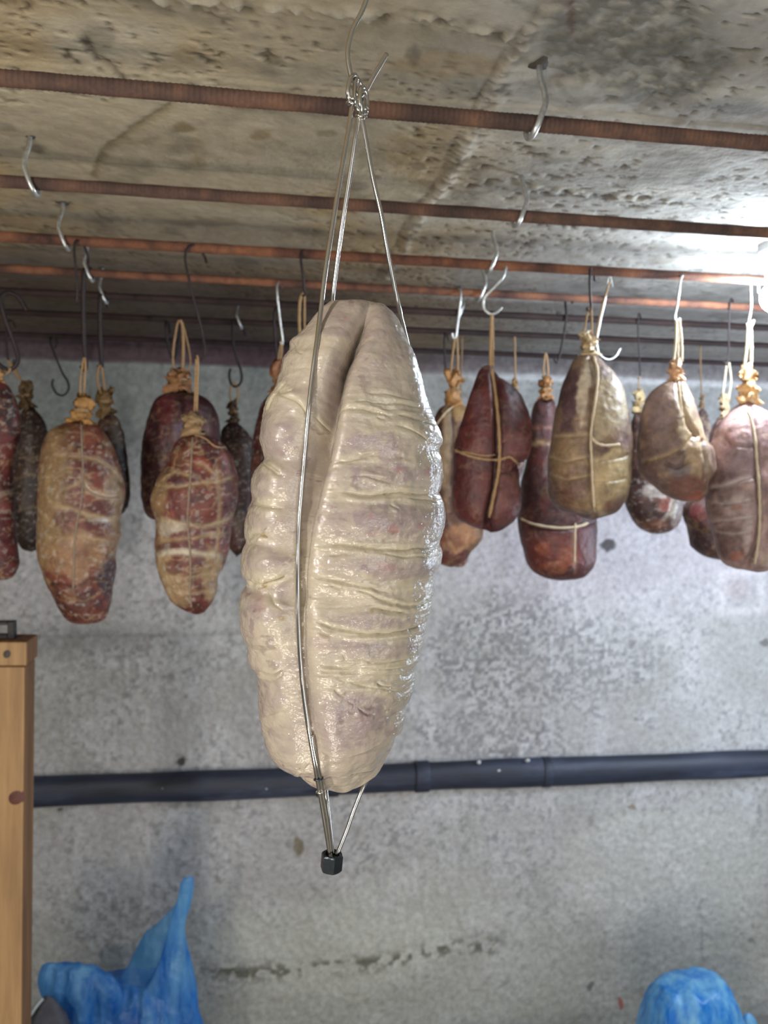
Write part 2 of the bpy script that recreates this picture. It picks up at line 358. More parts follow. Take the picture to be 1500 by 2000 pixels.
    back = sstep(0.85, 1.5, v[:, 1])[:, None] * 0.85 * (1 - 0.6 * sstep(-0.1, 0.8, v[:, 0]))[:, None]
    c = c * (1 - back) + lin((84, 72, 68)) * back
    for yb in (1.78, 1.45): paint(np.exp(-((v[:, 1] - yb) / .018) ** 2) * sstep(.1, .5, v[:, 0]) * (.3 + .6 * n4), (196, 192, 186))
    v[:, 2] += z
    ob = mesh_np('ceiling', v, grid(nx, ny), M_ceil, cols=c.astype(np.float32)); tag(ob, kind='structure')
    o2 = box('ceiling', (XL - .1, XR + .1, -2.6, WALLY + .15, ZCEIL + 0.02, ZCEIL + 0.15), M_conc); tag(o2, kind='structure')
    box_sides = box('ceiling', (XL - .1, XR + .1, -2.6, 0.2, ZCEIL, ZCEIL + 0.019), M_conc); tag(box_sides, kind='structure')
    b3 = box('ceiling', (XL - .1, -1.35, 0.2, WALLY, ZCEIL, ZCEIL + 0.019), M_conc); tag(b3, kind='structure')
ceiling()

# ------------------------------------------------------------------ back wall
def wall():
    nx, ny = 820, 500
    xs = np.linspace(-1.35, 1.55, nx); zs = np.linspace(0.0, ZCEIL + 0.01, ny)
    X, Z = np.meshgrid(xs, zs); v = np.stack([X.ravel(), np.full(X.size, WALLY), Z.ravel()], 1); q = proj(v)
    n1 = fbm(v, (3.5, 1, 3.5), 4, 51); n2 = fbm(v, (14, 1, 14), 4, 52); n3 = fbm(v, (55, 1, 55), 4, 53); n4 = fbm(v, (6, 1, 2), 4, 57)
    c = lin((172, 170, 168))[None] * np.ones((len(v), 1))
    def paint(wt, col):
        nonlocal c
        wt = np.clip(wt, 0, 1)[:, None]; c = c * (1 - wt) + lin(col) * wt
    paint(sstep(.45, .75, n1) * .5, (190, 188, 188)); paint(sstep(.5, .3, n1) * .35, (150, 150, 140))
    n6 = fbm(v, (110, 1, 110), 3, 61); paint(sstep(.5, .66, n6 * .6 + n3 * .4) * sstep(.36, .6, n2) * .5, (96, 94, 96)); paint(sstep(.5, .72, n2) * .25, (198, 196, 198)); paint(sstep(.5, .3, n2) * .2, (128, 124, 118))
    paint(sstep(1640, 1900, q[:, 1]) * .45, (158, 160, 146))
    paint(sstep(900, 1000, q[:, 1]) * sstep(1250, 1100, q[:, 1]) * sstep(800, 1000, q[:, 0]) * .4, (180, 170, 178))
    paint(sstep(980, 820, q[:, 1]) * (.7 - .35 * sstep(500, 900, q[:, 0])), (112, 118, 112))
    qn = q + np.stack([(n2 - .5) * 30, (n3 - .5) * 16], 1)
    # darker rough zones
    for x, y, rx, ry, s in ((470, 1895, 90, 30, .5), (1060, 1270, 210, 130, .5), (940, 1440, 160, 60, .45), (250, 1800, 150, 70, .35), (250, 1330, 120, 60, .2), (700, 1640, 120, 80, .2)):
        paint(ellipse_w(qn, x, y, rx, ry, n1, .6) * s * sstep(.4, .62, n6), (96, 96, 98))
    for x, y, rx, ry, s in ((620, 1850, 260, 90, .35), (1300, 1700, 200, 120, .35), (800, 1780, 180, 90, .25)):
        paint(ellipse_w(qn, x, y, rx, ry, n1, .6) * s, (196, 196, 186))
    for ln in ([(420, 1885), (470, 1905), (540, 1900), (620, 1892), (760, 1880), (860, 1855), (960, 1850)],):
        d, _ = pdist(qn, ln, 60); paint(np.exp(-(d / 16) ** 2) * sstep(.46, .62, n3) * .85, (84, 84, 70))
    for x, y, rx, ry, s, col in ((581, 1655, 9, 22, .85, (112, 104, 80)), (1190, 1065, 20, 12, .9, (70, 66, 66)), (357, 1487, 11, 8, .9, (44, 40, 38)), (1210, 1960, 5, 12, .8, (150, 70, 64)), (1160, 1925, 7, 9, .7, (74, 72, 72)),
                                 (118, 1580, 8, 4, .8, (50, 46, 44)), (1238, 1578, 10, 5, .7, (110, 92, 66)), (1465, 1840, 10, 5, .5, (90, 90, 94)), (1495, 1255, 18, 6, .6, (70, 66, 64)), (1440, 1150, 26, 26, .25, (150, 128, 120)), (1150, 1605, 8, 14, .4, (120, 116, 112))):
        paint(ellipse_w(qn, x, y, rx, ry) * s, col)
    d, _ = pdist(q, [(1410, 1120), (1485, 1115), (1490, 1190), (1412, 1196), (1410, 1120)], 30); paint(np.exp(-(d / 9) ** 2) * .5, (205, 198, 196))
    # thin vertical seam, faint shuttering joint
    d, _ = pdist(qn, [(1372, 1760), (1374, 1850), (1371, 1960), (1372, 2000)], 30); paint(np.exp(-(d / 3) ** 2) * .5 * sstep(.4, .6, n3), (110, 110, 116))
    yj = 1244 - 0.012 * q[:, 0]; paint(np.exp(-((q[:, 1] - yj) / 3) ** 2) * .35 * sstep(900, 600, q[:, 0]), (120, 116, 108))
    y_ = -(n3 - .5) * .005 - (n2 - .5) * .006
    # darker concrete of the ring beam at the top, with its step
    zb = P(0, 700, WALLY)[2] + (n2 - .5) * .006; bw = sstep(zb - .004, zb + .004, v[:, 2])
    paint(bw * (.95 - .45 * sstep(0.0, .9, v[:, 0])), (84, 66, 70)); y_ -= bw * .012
    paint(np.exp(-((v[:, 2] - zb) / .008) ** 2) * sstep(.3, .8, v[:, 0]) * .8, (206, 206, 206))
    paint(sstep(zb - .12, zb, v[:, 2]) * sstep(-.2, -.8, v[:, 0]) * sstep(.45, .62, n2) * .5, (96, 88, 88))
    v[:, 1] += y_
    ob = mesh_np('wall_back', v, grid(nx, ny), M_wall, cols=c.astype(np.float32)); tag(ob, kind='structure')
    tag(box('wall_back', (XL - .1, XR + .1, WALLY + .02, WALLY + .15, -0.05, ZCEIL + .02), M_conc), kind='structure')
    tag(box('wall_left', (XL - .15, XL, -2.6, WALLY, -0.05, ZCEIL + .02), M_conc), kind='structure')
    tag(box('floor', (XL - .15, XR + .15, -2.6, WALLY + .1, -0.1, 0), M_floor), kind='structure')
    # right wall with a window opening
    for b in ((XR, XR + .15, -2.6, 0.4, 0, ZCEIL), (XR, XR + .15, 1.15, WALLY, 0, ZCEIL), (XR, XR + .15, .4, 1.15, 0, .9), (XR, XR + .15, .4, 1.15, 1.8, ZCEIL)):
        tag(box('wall_right', b, M_conc), kind='structure')
wall()

# ------------------------------------------------------------------ rusty bars
def bar_geo(L, r, seg, step, rib):
    n = int(L / step) + 1; x = np.linspace(0, L, n)[:, None]; a = (np.arange(seg) * 2 * PI / seg)[None, :]
    ribw = np.maximum(0, np.cos(2 * PI * (x / 0.0042) + 1.2 * np.sin(a))) ** 2 * np.abs(np.sin(a)) ** 0.3
    pp = np.stack([np.broadcast_to(x, (n, seg)).ravel() * 40, np.broadcast_to(np.cos(a), (n, seg)).ravel() * 2, np.broadcast_to(np.sin(a), (n, seg)).ravel() * 2], 1)
    rr = r + rib * ribw + 0.0009 * np.abs(np.cos(a)) ** 14 + (vnoise(pp, 5).reshape(n, seg) - .5) * .0008
    V = np.stack([np.broadcast_to(x, rr.shape), rr * np.sin(a), rr * np.cos(a)], -1).reshape(-1, 3)
    i = np.arange(n - 1)[:, None]; k = np.arange(seg)[None, :]; l = (k + 1) % seg
    Fq = np.stack([i * seg + k, (i + 1) * seg + k, (i + 1) * seg + l, i * seg + l], -1).reshape(-1, 4)
    return V, Fq
BL = XR - XL - 0.004
names = ['rusty ribbed steel bar holding the silver wire hook of the fresh pale salume',
         'thickest rusty ribbed bar, topmost across the photo, behind the eyelets of the wire cage',
         'second rusty bar from the top, with a galvanised screw hook near each side',
         'third bar from the top, bright orange rust, carrying the front row of cured meats',
         'fourth rusty bar from the top, half orange and half dark brown',
         'fifth bar from the top, thin and nearly black',
         'sixth bar from the top, thin dark bar second nearest the back wall',
         'lowest and farthest dark bar, just in front of the back wall']
vb, fb = bar_geo(BL, 0.0058, 16, 0.0007, 0.0005); vb2, fb2 = bar_geo(BL, 0.0053, 12, 0.004, 0.0004)
for k, yb in enumerate([ROD0Y] + RODY):
    near = k < 4
    o = mesh_np('steel_bar', (vb if near else vb2), (fb if near else fb2), M_rust if k < 3 else (M_rust2 if k < 5 else M_darkbar))
    o.location = (XL + .002, yb, ZROD); tag(o, names[k], 'bar', 'rusty steel bars under the ceiling')
ROD = [ROD0Y] + RODY      # ROD[1] is the first seen

# ------------------------------------------------------------------ galvanised screw hooks holding the bars
def bar_hook(px, rod, label):
    yb = ROD[rod]; x = PZ(px, 915 - (915 - [0, 216, 404, 505, 563, 604, 642, 682][rod]), ZROD)[0]
    x = P(px, [0, 262, 430, 520, 570, 605, 645, 685][rod], yb)[0]
    o = empty('screw_hook', (x, yb, ZCEIL), label, 'hook', 'galvanised screw hooks holding the bars')
    s = 1 if px > 500 else -1
    pts = [(0, 0, ZCEIL + .002), (0.0005 * s, -.002, ZCEIL - .010), (.0028 * s, -.006, ZCEIL - .022), (.0035 * s, -.0085, ZROD + .013), (.0005 * s, -.0095, ZROD + .004), (-.0025 * s, -.0095, ZROD - .004), (-.0045 * s, -.0075, ZROD - .009), (-.0055 * s, -.002, ZROD - .0115), (-.006 * s, .004, ZROD - .0105), (-.006 * s, .009, ZROD - .006), (-.006 * s, .0105, ZROD + .002)]
    p = smooth([(a + x, b + yb, c) for a, b, c in pts], 6)
    tubes('shank', [p], 0.0025, M_galv, o, 10, origin=(x, yb, ZCEIL))
    a = np.linspace(0, 2 * PI, 13)[:-1]; V = [(x, yb, ZCEIL - .001)]; 
    rr = [0.0075 + .0015 * math.sin(3 * t + px) for t in a]
    V += [(x + r_ * math.cos(t), yb + r_ * math.sin(t), ZCEIL) for t, r_ in zip(a, rr)] + [(x + r_ * 1.15 * math.cos(t), yb + r_ * 1.15 * math.sin(t), ZCEIL + .003) for t, r_ in zip(a, rr)]
    Fq = [(0, 1 + k, 1 + (k + 1) % 12) for k in range(12)] + [(1 + k, 13 + k, 13 + (k + 1) % 12, 1 + (k + 1) % 12) for k in range(12)]
    mesh_np('wall_plug', V, np.zeros((1, 4)), M_plug, o, origin=(x, yb, ZCEIL), ngons=Fq)
bar_hook(1049, 1, 'large galvanised screw hook on the topmost rusty bar, right of the fresh salume')
bar_hook(60, 2, 'galvanised screw hook at far left on the second bar')
bar_hook(1017, 2, 'galvanised screw hook on the second bar, right of the wire cage')
bar_hook(124, 3, 'small galvanised screw hook at left on the third bar')
bar_hook(961, 3, 'small galvanised screw hook on the third bar above the silver meat hook')
bar_hook(172, 4, 'small galvanised screw hook at left on the fourth bar, beside a dark iron hook')
bar_hook(941, 4, 'small galvanised screw hook on the fourth bar, right of the fresh salume')
bar_hook(201, 5, 'tiny bright screw hook at left on the fifth bar')
bar_hook(899, 5, 'tiny bright screw hook on the fifth bar right of the fresh salume')
bar_hook(466, 6, 'tiny screw hook on the sixth bar left of the fresh salume')

# ------------------------------------------------------------------ bodies from outlines
def interp_side(pts, ys):
    s = smooth(pts, 8); s = s[np.argsort(s[:, 1], kind='stable')]
    return np.interp(ys, s[:, 1], s[:, 0])
def body_geo(Lp, Rp, Yc, ratio, nv, nu, bsm=0.06, bmin=0.0, lean=None):
    y0, y1 = Lp[0][1], Lp[-1][1]; t = np.linspace(0, 1, nv)
    ys = y0 + (y1 - y0) * (0.62 * t + 0.38 * (1 - np.cos(PI * t)) / 2) 
    L = interp_side(Lp, ys); R = interp_side(Rp, ys)
    # round caps so the poles close
    ex = np.clip(np.minimum(t, 1 - t) / 0.0001, 0, 1)
    L, R = (L + R) / 2 - (R - L) / 2 * ex, (L + R) / 2 + (R - L) / 2 * ex
    a = np.array([(P(r, y, Yc)[0] - P(l, y, Yc)[0]) / 2 for l, r, y in zip(L, R, ys)]); cx = np.array([P((l + r) / 2, y, Yc) for l, r, y in zip(L, R, ys)])
    k = max(3, int(nv * bsm)); ker = np.hanning(2 * k + 1); ker /= ker.sum()
    asm = np.convolve(np.pad(a, k, mode='edge'), ker, 'valid'); b = np.minimum(asm, a * 1.25 + 0.0005) * ratio
    b = np.minimum(b, np.maximum(a, 1e-5) * 2.0)
    s = np.linspace(0, 1, nu, endpoint=False)
    th = np.where(s < 0.7, s / 0.7 * PI, PI + (s - 0.7) / 0.3 * PI)
    ct, st = np.cos(th), np.sin(th)
    X = cx[:, 0:1] + a[:, None] * ct[None]; Yv = Yc - b[:, None] * np.sign(st)[None] * np.abs(st)[None] ** 0.9; Z = np.broadcast_to(cx[:, 2:3], X.shape)
    V = np.stack([X, Yv, Z], -1)
    i = np.arange(nv - 1)[:, None]; kk = np.arange(nu)[None, :]; l = (kk + 1) % nu
    Fq = np.stack([i * nu + kk, i * nu + l, (i + 1) * nu + l, (i + 1) * nu + kk], -1).reshape(-1, 4)
    return V, Fq, st, ys
def grid_normals(V):
    du = np.roll(V, -1, 1) - np.roll(V, 1, 1); dv = np.gradient(V, axis=0)
    n = np.cross(du, dv); n /= np.linalg.norm(n, axis=-1, keepdims=True) + 1e-12
    c = V.mean(axis=1, keepdims=True); sgn = np.sign(((V - c) * n).sum(-1).mean()); return n * (sgn if sgn != 0 else 1)
class Surf:
    def __init__(s, V, front):
        s.v = V.reshape(-1, 3)[front]; s.q = proj(s.v); s.kd = kdtree.KDTree(len(s.q))
        for i, p in enumerate(s.q): s.kd.insert((p[0], p[1], 0), i)
        s.kd.balance()
    def at(s, px, py, off):
        r = s.kd.find_n((px, py, 0), 4); y = np.mean([s.v[i][1] for _, i, _ in r]) - off
        return P(px, py, y)
def cap_ends(V, Fq, nv, nu):
    V = np.vstack([V.reshape(-1, 3)])
    return V, Fq

MEATS = {}
def meat(key, label, Yc, L, R, c1, c2, blobs=(), bands=(), twines=(), knot=None, cords=(), ratio=0.85, nv=170, nu=150, vk=1.0, seed=0, bump_amp=0.0022, cmat=None, group='cured meats hanging from the bars', name='cured_meat', lumps=()):
    V, Fq, st, ys = body_geo(L, R, Yc, ratio, nv, nu)
    N = grid_normals(V); f = V.reshape(-1, 3); q = proj(f)
    n1 = fbm(f, 28, 4, seed); n2 = fbm(f, 80, 4, seed + 7); n3 = fbm(f, (160, 160, 240), 3, seed + 13); 
    front = np.broadcast_to(st[None] > -0.15, V.shape[:2]).ravel()
    d = (n1 - .5) * bump_amp * 2.4 + (n2 - .5) * bump_amp
    qn = q + np.stack([(n1 - .5) * 26, (n2 - .5) * 14], 1)
    k = sstep(.38, .62, n1 * .6 + n2 * .4)[:, None]; c = lin(c1) * (1 - k) + lin(c2) * k
    def paint(w_, col):
        nonlocal c
        w_ = np.clip(w_, 0, 1)[:, None]; c = c * (1 - w_) + lin(col) * w_
    vein = np.exp(-((fbm(f, (34, 34, 60), 3, seed + 31) - .5) / .022) ** 2); paint(vein * .5 * vk, TAN2 if c1[0] > 75 else (120, 92, 64))
    paint(sstep(.55, .72, fbm(f, (110, 110, 150), 3, seed + 37)) * .5 * vk, (44, 26, 26)); d -= vein * .0009 * vk
    for (x, y, rx, ry, col, s) in blobs:
        paint(ellipse_w(qn, x, y, rx, ry, n2, .6) * s * (.6 + .8 * n3), col)
    paint(sstep(.62, .7, n3) * .35 * vk ** 2, WHT); paint(vein * .3 * vk, TAN2 if c1[0] > 75 else (120, 92, 64))
    for (ln, wd, col, s, dep) in bands:
        dd, fr = pdist(q + (qn - q) * .35, ln, 50); e = np.exp(-(dd / wd) ** 2) * np.clip(np.minimum(fr, 1 - fr) * 8 + .3, 0, 1)
        e = np.where(front, e, 0)
        if col is not None: paint(e * s * (.6 + .8 * n3), col)
        d -= np.exp(-(dd / (wd * .8)) ** 2) * np.where(front, 1, 0) * dep
    for (x, y, rx, ry, h) in lumps: d += ellipse_w(q, x, y, rx * 1.3, ry * 1.3) * h * front
    lum = (c @ np.array((.2126, .7152, .0722)))[:, None]; c = (c * .8 + lum * .2) * float(np.interp(L[0][0], [0, 500, 800, 1100, 1500], [.62, .62, .72, .82, 1.0])); c = np.minimum(c, .9)  # light falloff put into the meat colours: dimmer left, brighter right
    w_end = np.clip(np.minimum(np.arange(nv), np.arange(nv)[::-1]) / 6.0, 0, 1)
    d = d * np.repeat(w_end, nu)
    f2 = f + N.reshape(-1, 3) * d[:, None]
    top = P((L[0][0] + R[0][0]) / 2, L[0][1], Yc)
    e = empty(name, tuple(top), label, 'cured meat' if name.startswith('cured') else 'salume', group)
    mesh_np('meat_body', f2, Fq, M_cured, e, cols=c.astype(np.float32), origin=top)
    S = Surf(f2.reshape(V.shape), front)
    rt = Yc / F
    for tw in twines:
        ln, wpx, mt = tw if len(tw) == 3 else (*tw, M_twine)
        p2 = smooth(ln, 6); r_ = wpx * rt / 2 * (.7 if L[0][0] < 800 else .9)
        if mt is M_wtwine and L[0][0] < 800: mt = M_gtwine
        pts = [S.at(x, y, r_ * 0.6) for x, y in p2]; pts = np.array(pts)
        for _ in range(2): pts[1:-1] = (pts[:-2] + 2 * pts[1:-1] + pts[2:]) / 4
        # twist relief
        tubes('twine', [pts], r_ * (1 + .18 * np.sin(np.arange(len(pts)) * 1.9)), mt, e, 7)
    if knot:
        kx, ky, kw, kh, kc = knot
        m_ = M_knot if kc is None else flat_mat('dried_casing_tinted', tuple(a_ * float(np.interp(L[0][0], [0, 500, 900, 1500], [.78, .78, .88, 1.0])) for a_ in kc), .6, 0, .3, 120, .7, .002)  # knots get the same painted dimming towards the left
        parts = []; o_ = 0; Vs = []; Fs = []
        rng = random.Random(seed + 5)
        # puckered neck below, frilled ends above
        nr, ns = 16, 20
        prof = [(0.0, .30), (.12, .50), (.25, .72), (.36, .60), (.46, .42), (.52, .50), (.60, .80), (.70, .62), (.78, .50), (.9, .7), (1.0, .95), (1.08, 1.0)]
        pr = np.array(prof)
        for i in range(nr):
            t = i / (nr - 1); w_ = np.interp(t * 1.08, pr[:, 0], pr[:, 1]) * kw / 2; y_ = ky - kh / 2 + t * kh
            cpt = P(kx + rng.uniform(-.06, .06) * kw, y_, Yc - .002)
            for j in range(ns):
                a = 2 * PI * j / ns; fr_ = 1 + (.34 * math.sin(5 * a + seed + t * 3) + .14 * math.sin(9 * a + 2 * seed)) * (1.2 - t * .7) + rng.uniform(-.05, .05)
                Vs.append((cpt[0] + math.cos(a) * w_ * rt * fr_, cpt[1] - math.sin(a) * w_ * rt * fr_ * .85, cpt[2] + (.12 * math.sin(3 * a + seed) * kh * rt if i < 4 else 0)))
        for i in range(nr - 1):
            for j in range(ns): Fs.append((i * ns + j, (i + 1) * ns + j, (i + 1) * ns + (j + 1) % ns, i * ns + (j + 1) % ns))
        Fs.append(tuple(range(ns))); Fs.append(tuple(reversed(range((nr - 1) * ns, nr * ns))))
        Va = np.array(Vs); nz = np.stack([fbm(Va, 1 / (kw * rt * .32), 3, seed + 60 + q_) - .5 for q_ in range(3)], 1); Va = Va + nz * kw * rt * .75; Vs = Va
        mesh_np('casing_knot', Vs, np.zeros((1, 4)), m_, e, origin=P(kx, ky, Yc), ngons=Fs)
        # lashing around the neck
        ring = []
        for t in np.linspace(0, 4 * PI, 40, endpoint=False):
            cpt = P(kx, ky - kh / 2 + kh * (.46 + .03 * t / PI), Yc - .002); rr_ = kw * .27 * rt
            ring.append((cpt[0] + math.cos(t) * rr_, cpt[1] - math.sin(t) * rr_, cpt[2]))
        tubes('lashing', [np.array(ring)], 1.6 * rt, cmat or M_twine, e, 6)
    for ln, wpx in cords:
        p2 = smooth([P(x, y, Yc + (dy if isinstance(dy, float) else 0.0)) for x, y, dy in [(*c_, 0.0)[:3] for c_ in ln]], 6)
        tubes('hanging_cord', [p2], wpx * rt / 2 * (1 + .12 * np.sin(np.arange(len(p2)) * 2.3)), cmat or M_twine, e, 7)
    MEATS[key] = e
    return e

exec_meats = True
TAN = (176, 138, 84); TAN2 = (200, 166, 112); RED = (122, 52, 42); DRED = (84, 38, 38); BRN = (66, 40, 38); ORG = (168, 84, 50); WHT = (222, 212, 200); PUR = (92, 56, 60)

meat('m3', 'long cured meat at left, tan left flank and dark red bottom end', ROD[4],
     [(160, 822), (140, 826), (118, 832), (96, 848), (84, 880), (78, 920), (75, 960), (77, 1000), (74, 1040), (76, 1080), (84, 1115), (95, 1143), (108, 1170), (124, 1200), (138, 1214), (160, 1218)],
     [(160, 822), (176, 826), (195, 836), (214, 862), (228, 890), (238, 920), (244, 955), (242, 985), (236, 1015), (236, 1050), (228, 1080), (226, 1110), (222, 1140), (216, 1175), (206, 1205), (190, 1216), (160, 1218)],
     RED, (150, 72, 50),
     blobs=[(100, 960, 34, 170, TAN, .95), (88, 1060, 26, 70, TAN, .8), (150, 1085, 68, 48, (182, 132, 80), .85), (214, 950, 14, 140, TAN, .5), (232, 1000, 16, 90, TAN, .75), (150, 1050, 40, 20, (176, 120, 76), .5), (180, 850, 22, 20, (170, 90, 56), .6),
            (140, 842, 30, 20, (150, 96, 64), .5), (195, 905, 26, 20, (112, 48, 40), .8), (196, 990, 28, 18, (104, 44, 40), .8), (130, 1010, 22, 24, (120, 60, 50), .8), (190, 1030, 26, 14, (116, 48, 44), .7), (150, 1180, 60, 34, (96, 42, 34), .95), (210, 1130, 22, 40, (72, 34, 32), .9), (140, 1165, 16, 16, (150, 92, 60), .8), (180, 1195, 24, 12, (132, 56, 38), .7), (160, 1080, 14, 10, (130, 60, 56), .5)],
     bands=[([(110, 890), (150, 890), (190, 896), (220, 915), (236, 940)], 5, TAN2, .9, .0012), ([(110, 965), (140, 950), (160, 940)], 4, TAN2, .8, .001), ([(162, 942), (176, 960), (200, 970), (236, 972)], 5, (226, 196, 156), .95, .0012), ([(100, 990), (140, 992), (180, 1008), (236, 1016)], 5, TAN2, .85, .0012), ([(100, 1050), (160, 1050), (230, 1060)], 6, TAN2, .6, .0014), ([(120, 830), (130, 900), (118, 990)], 6, (120, 84, 52), .4, .0008), ([(96, 1140), (150, 1148), (190, 1130), (222, 1110)], 4, (70, 40, 30), .5, .0012), ([(186, 1015), (200, 1017), (212, 1016)], 4, (236, 226, 214), .9, 0)],
     twines=[([(158, 826), (160, 870), (162, 910), (161, 945), (158, 985), (150, 1020), (146, 1060), (144, 1100), (143, 1150)], 5, M_wtwine), ([(130, 890), (160, 890), (200, 900), (225, 918)], 4, M_wtwine), ([(161, 945), (176, 962), (205, 972), (232, 972)], 5, M_wtwine)],
     knot=(160, 802, 46, 52, (206, 152, 84)), cords=[([(157, 790, 0.0), (158, 740, 0.0), (164, 700, 0.0), (167, 712, -.004), (166, 740, 0.0), (163, 790, 0.0)], 4)], seed=11)

meat('m6', 'red cured meat webbed with pale fat and white mould, left of the fresh one', ROD[3],
     [(378, 846), (362, 850), (346, 862), (332, 885), (320, 915), (310, 930), (303, 950), (297, 978), (300, 1000), (304, 1030), (305, 1070), (308, 1110), (320, 1145), (334, 1175), (352, 1188), (370, 1196), (382, 1200)],
     [(378, 846), (398, 848), (420, 855), (438, 868), (452, 890), (460, 915), (465, 940), (467, 975), (462, 995), (456, 1025), (452, 1050), (446, 1080), (436, 1110), (428, 1130), (426, 1150), (418, 1170), (406, 1188), (396, 1198), (382, 1200)],
     (120, 48, 42), (150, 70, 48),
     blobs=[(312, 980, 16, 70, TAN, .8), (320, 1120, 18, 70, TAN2, .8), (340, 1150, 30, 40, TAN2, .7), (415, 1120, 24, 50, TAN2, .75), (400, 1080, 30, 20, (196, 160, 116), .5), (420, 870, 30, 28, (86, 34, 38), .9), (345, 990, 22, 26, (122, 46, 40), .8), (390, 905, 20, 14, (170, 70, 40), .8), (400, 1000, 22, 18, (140, 60, 46), .7), (445, 970, 16, 40, (104, 42, 40), .8), (340, 935, 18, 14, (90, 44, 50), .7), (335, 1070, 26, 12, (108, 44, 42), .8), (385, 1068, 18, 16, (116, 46, 52), .8), (390, 1095, 14, 12, (104, 48, 62), .7), (340, 1105, 22, 16, (120, 56, 44), .8), (385, 1188, 14, 14, (92, 42, 34), .9), (330, 1030, 28, 14, (220, 206, 180), .7), (350, 1078, 30, 8, (226, 214, 190), .7), (410, 1045, 24, 8, (214, 190, 170), .6), (345, 890, 22, 22, (150, 104, 66), .5)],
     bands=[([(310, 940), (340, 920), (370, 930)], 4, TAN2, .8, .001), ([(305, 950), (350, 950), (395, 945), (430, 940), (462, 930)], 4, TAN2, .8, .0014), ([(380, 905), (400, 910), (425, 930)], 4, TAN2, .7, .001), ([(304, 1014), (350, 1022), (400, 1030), (456, 1010)], 5, (214, 186, 140), .8, .0016), ([(310, 1055), (370, 1052), (450, 1040)], 4, TAN2, .7, .0014), ([(312, 1080), (370, 1080), (440, 1085)], 5, (230, 214, 180), .8, .0016), ([(314, 1122), (360, 1128), (430, 1118)], 4, TAN2, .7, .0014), ([(330, 1150), (370, 1160), (420, 1150)], 4, TAN2, .6, .001), ([(425, 900), (430, 980), (424, 1070), (430, 1130)], 4, TAN2, .6, .0012)],
     twines=[([(376, 855), (374, 890), (372, 930), (368, 980), (366, 1020), (370, 1060), (372, 1110), (371, 1160), (374, 1186)], 5, M_wtwine), ([(380, 850), (400, 856), (420, 872), (440, 874)], 5, M_twine), ([(368, 1016), (384, 1026), (420, 1030), (458, 1024)], 3, M_wtwine)],
     knot=(378, 828, 50, 44, (196, 160, 116)), cords=[([(379, 820, 0.0), (381, 780, 0.0), (382, 740, 0.0), (384, 697, 0.0), (387, 706, -.003), (386, 740, 0.0), (384, 820, 0.0)], 4)], seed=23)

meat('m1', 'dark red cured meat cut off by the left edge, white cord around its middle', ROD[4],
     [(-10, 742), (-40, 752), (-62, 800), (-70, 900), (-70, 1000), (-62, 1080), (-30, 1120), (-8, 1134)],
     [(-10, 742), (12, 752), (28, 775), (36, 800), (40, 850), (34, 880), (26, 920), (30, 965), (30, 1000), (32, 1050), (34, 1085), (35, 1108), (22, 1128), (-8, 1134)],
     DRED, (128, 56, 54), blobs=[(10, 880, 18, 60, (150, 66, 60), .6), (15, 800, 22, 50, (56, 30, 34), .8), (12, 1050, 18, 60, (120, 48, 54), .7), (5, 990, 20, 12, (170, 90, 80), .6)],
     bands=[([(-40, 966), (0, 966), (32, 958)], 5, (200, 180, 160), .8, .0015)], twines=[([(-30, 966), (0, 967), (28, 961)], 5, M_wtwine)], knot=(-8, 735, 30, 24, None), cords=[([(-6, 728), (8, 725), (16, 719), (20, 722, -.006), (12, 730), (-4, 734)], 4)], seed=31, ratio=.75)
meat('m2', 'dark netted cured meat at far left, half hidden between the two front ones', ROD[6] - .03,
     [(62, 792), (46, 800), (34, 830), (28, 880), (26, 950), (28, 1020), (40, 1068), (62, 1078)],
     [(62, 792), (76, 806), (90, 830), (98, 880), (100, 950), (96, 1020), (84, 1064), (62, 1078)],
     (48, 32, 30), (84, 56, 44), blobs=[(60, 900, 30, 40, (96, 68, 46), .5), (66, 990, 30, 40, (84, 56, 40), .5)],
     bands=[([(28, 880), (60, 900), (98, 880)], 3, (150, 120, 80), .6, .001), ([(28, 940), (60, 925), (98, 940)], 3, (150, 120, 80), .6, .001), ([(28, 1000), (60, 990), (98, 1000)], 3, (150, 120, 80), .6, .001)],
     knot=(52, 772, 30, 46, (120, 92, 56)), cords=[([(50, 755), (38, 740), (22, 716), (16, 704), (30, 722), (46, 752)], 4)], seed=37, nv=110, nu=90)
meat('m4', 'dark narrow cured meat behind the tan one at left, on thick black hook', ROD[5],
     [(212, 808), (198, 816), (188, 840), (184, 900), (190, 960), (204, 1000), (222, 1010)],
     [(212, 808), (226, 812), (238, 835), (246, 870), (252, 920), (254, 970), (244, 1000), (222, 1010)],
     (52, 34, 34), (96, 60, 44), blobs=[(232, 840, 14, 40, (130, 98, 58), .6)], knot=(205, 785, 40, 52, (156, 122, 74)), cords=[([(198, 770), (190, 740), (194, 716), (198, 716), (202, 740), (206, 770)], 5)], seed=41, nv=110, nu=90)
